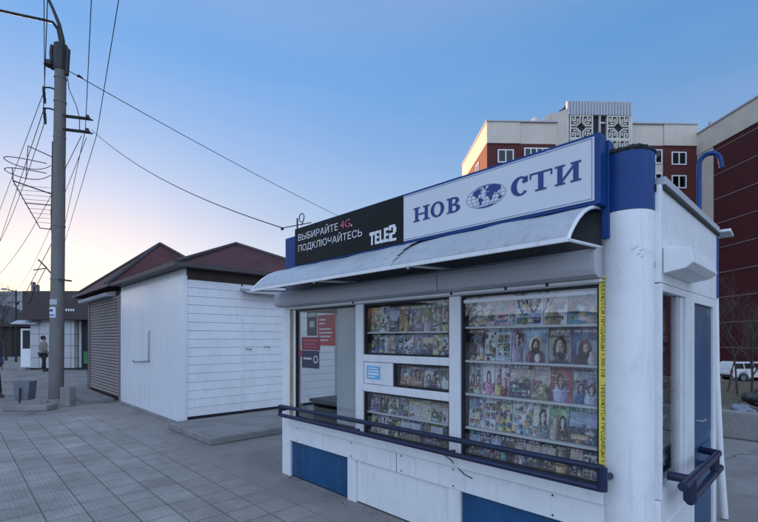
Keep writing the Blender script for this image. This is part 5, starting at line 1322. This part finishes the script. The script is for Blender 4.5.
# the other side of the street, which the panes mirror
for k, (x, y, hh) in enumerate(((-9.5, -13, 2.6), (-15, -15, 3.0), (-4.5, -14.5, 2.4), (1.5, -13.5, 2.7), (-21, -17, 2.9))):
    bare_tree('street_tree', (x, y, 0), 'bare tree on the other side of the street, mirrored in the panes', 60 + k, hh, .8, 5, .12, (0, 0), (3, 4), 'tree', 'trees across the street')
for k, (x, y, w_, d_, hh) in enumerate(((-34, -58, 22, 10, 5.2), (-8, -66, 18, 10, 3.6), (18, -60, 16, 9, 4.6), (-62, -34, 20, 12, 8.5), (-50, -48, 14, 10, 7.0), (-74, -22, 16, 10, 8.0))):
    HB = thing('street_house', 'plain pale building on the other side of the street', 'house', (x, y, 0), 0, 'houses across the street', local=True)
    MB().box(-w_ / 2, w_ / 2, -d_ / 2, d_ / 2, 0, hh - .3).build('wall', M['beige'], HB, off=Vector())
    MB().box(-w_ / 2 - .4, w_ / 2 + .4, -d_ / 2 - .4, d_ / 2 + .4, hh - .29, hh).build('roof', M['roof_edge'], HB, off=Vector())
    for q in range(int(w_ // 3)):
        MB().box(-w_ / 2 + 1 + q * 3, -w_ / 2 + 2.4 + q * 3, d_ / 2 + .01, d_ / 2 + .06, 1, 2.5).build('window', M['gasket'], HB, off=Vector())

# ================================================================== PEOPLE
def skin_body(parent, name, joints, edges, m, sub=2):
    me = bpy.data.meshes.new(name); keys = list(joints)
    me.from_pydata([joints[k][0] for k in keys], [(keys.index(a), keys.index(b)) for a, b in edges], [])
    o = bpy.data.objects.new(name, me); C.objects.link(o); o.parent = parent; o['local'] = 1
    o.modifiers.new('skin', 'SKIN'); s = o.modifiers.new('sub', 'SUBSURF'); s.levels = sub; s.render_levels = sub
    for i, k in enumerate(keys):
        r = joints[k][1]; me.skin_vertices[0].data[i].radius = (r, r) if not isinstance(r, tuple) else r
        me.skin_vertices[0].data[i].use_root = (i == 0)
    me.materials.append(m); return o
def person(loc, rz, label, top, legs, stride=.12, hat=False):
    P_ = thing('person', label, 'person', loc, rz, local=True)
    J = {'hip': ((0, 0, .93), (.16, .12)), 'belly': ((0, 0, 1.08), (.15, .11)), 'chest': ((0, .0, 1.30), (.18, .12)), 'neck': ((0, 0, 1.47), .055), 'head0': ((0, -.01, 1.54), .075), 'head': ((0, -.015, 1.62), .095), 'crown': ((0, -.005, 1.70), .07)}
    E_ = [('hip', 'belly'), ('belly', 'chest'), ('chest', 'neck'), ('neck', 'head0'), ('head0', 'head'), ('head', 'crown')]
    for s, n in ((-1, 'l'), (1, 'r')):
        st_ = stride * s
        J.update({n + 'th': ((s * .095, 0, .86), .09), n + 'kn': ((s * .10, -st_ * .5 - .02, .48), .062), n + 'an': ((s * .105, -st_, .09), .042), n + 'toe': ((s * .12, -st_ - .16, .035), .035)})
        J.update({n + 'sh': ((s * .17, 0, 1.40), .062), n + 'el': ((s * .23, .03, 1.12), .047), n + 'wr': ((s * .21, -.10, .90), .033), n + 'pa': ((s * .205, -.13, .82), (.034, .020))})
        E_ += [('hip', n + 'th'), (n + 'th', n + 'kn'), (n + 'kn', n + 'an'), (n + 'an', n + 'toe'), ('chest', n + 'sh'), (n + 'sh', n + 'el'), (n + 'el', n + 'wr'), (n + 'wr', n + 'pa')]
        for f_ in range(4):
            J[n + 'f%d' % f_] = ((s * .205 + (f_ - 1.5) * .0, -.165 + f_ * .019, .735 + abs(f_ - 1.3) * .008), .008); E_.append((n + 'pa', n + 'f%d' % f_))
        J[n + 'tb'] = ((s * .19, -.175, .80), .009); E_.append((n + 'pa', n + 'tb'))
    skin_body(P_, 'body', J, E_, M['skin'])
    def cloth(name, keys, edges, m, grow):
        q = {k: (J[k][0], tuple(v + grow for v in J[k][1]) if isinstance(J[k][1], tuple) else J[k][1] + grow) for k in keys}
        return skin_body(P_, name, q, edges, m)
    cloth('jacket', ['belly', 'hip', 'chest', 'neck', 'lsh', 'lel', 'lwr', 'rsh', 'rel', 'rwr'], [('hip', 'belly'), ('belly', 'chest'), ('chest', 'neck'), ('chest', 'lsh'), ('lsh', 'lel'), ('lel', 'lwr'), ('chest', 'rsh'), ('rsh', 'rel'), ('rel', 'rwr')], top, .022)
    cloth('trousers', ['hip', 'lth', 'lkn', 'lan', 'rth', 'rkn', 'ran'], [('hip', 'lth'), ('lth', 'lkn'), ('lkn', 'lan'), ('hip', 'rth'), ('rth', 'rkn'), ('rkn', 'ran')], legs, .016)
    for n in 'lr':
        cloth('shoe', [n + 'an', n + 'toe'], [(n + 'an', n + 'toe')], M['car_dark'], .014)
    MB().ball((0, .018, 1.665), .115, 14, 9, (.92, .98, .92)).build('hair', M['hair'], P_, off=Vector(), smooth=True)
    fc = MB(); 
    for s in (-1, 1): fc.ball((s * .033, -.105, 1.63), .011, 8, 6)
    fc.build('eyes', M['ink'], P_, off=Vector())
    MB().ball((0, -.116, 1.60), .016, 8, 6, (.8, 1, 1.3)).build('nose', M['skin'], P_, off=Vector())
    return P_
p = pt(43.5, 372, 21.6); person((p.x, p.y, 0), TH + R(150), 'person in a beige jacket and dark trousers outside the far tiled shop', M['coat_beige'], M['cloth_dark'], .10)
p = pt(-9.5, 399, 12.0); person((p.x, p.y, 0), TH + R(70), 'person in a dark blue jacket walking at the left edge', M['coat_blue'], M['cloth_dark'], .20)
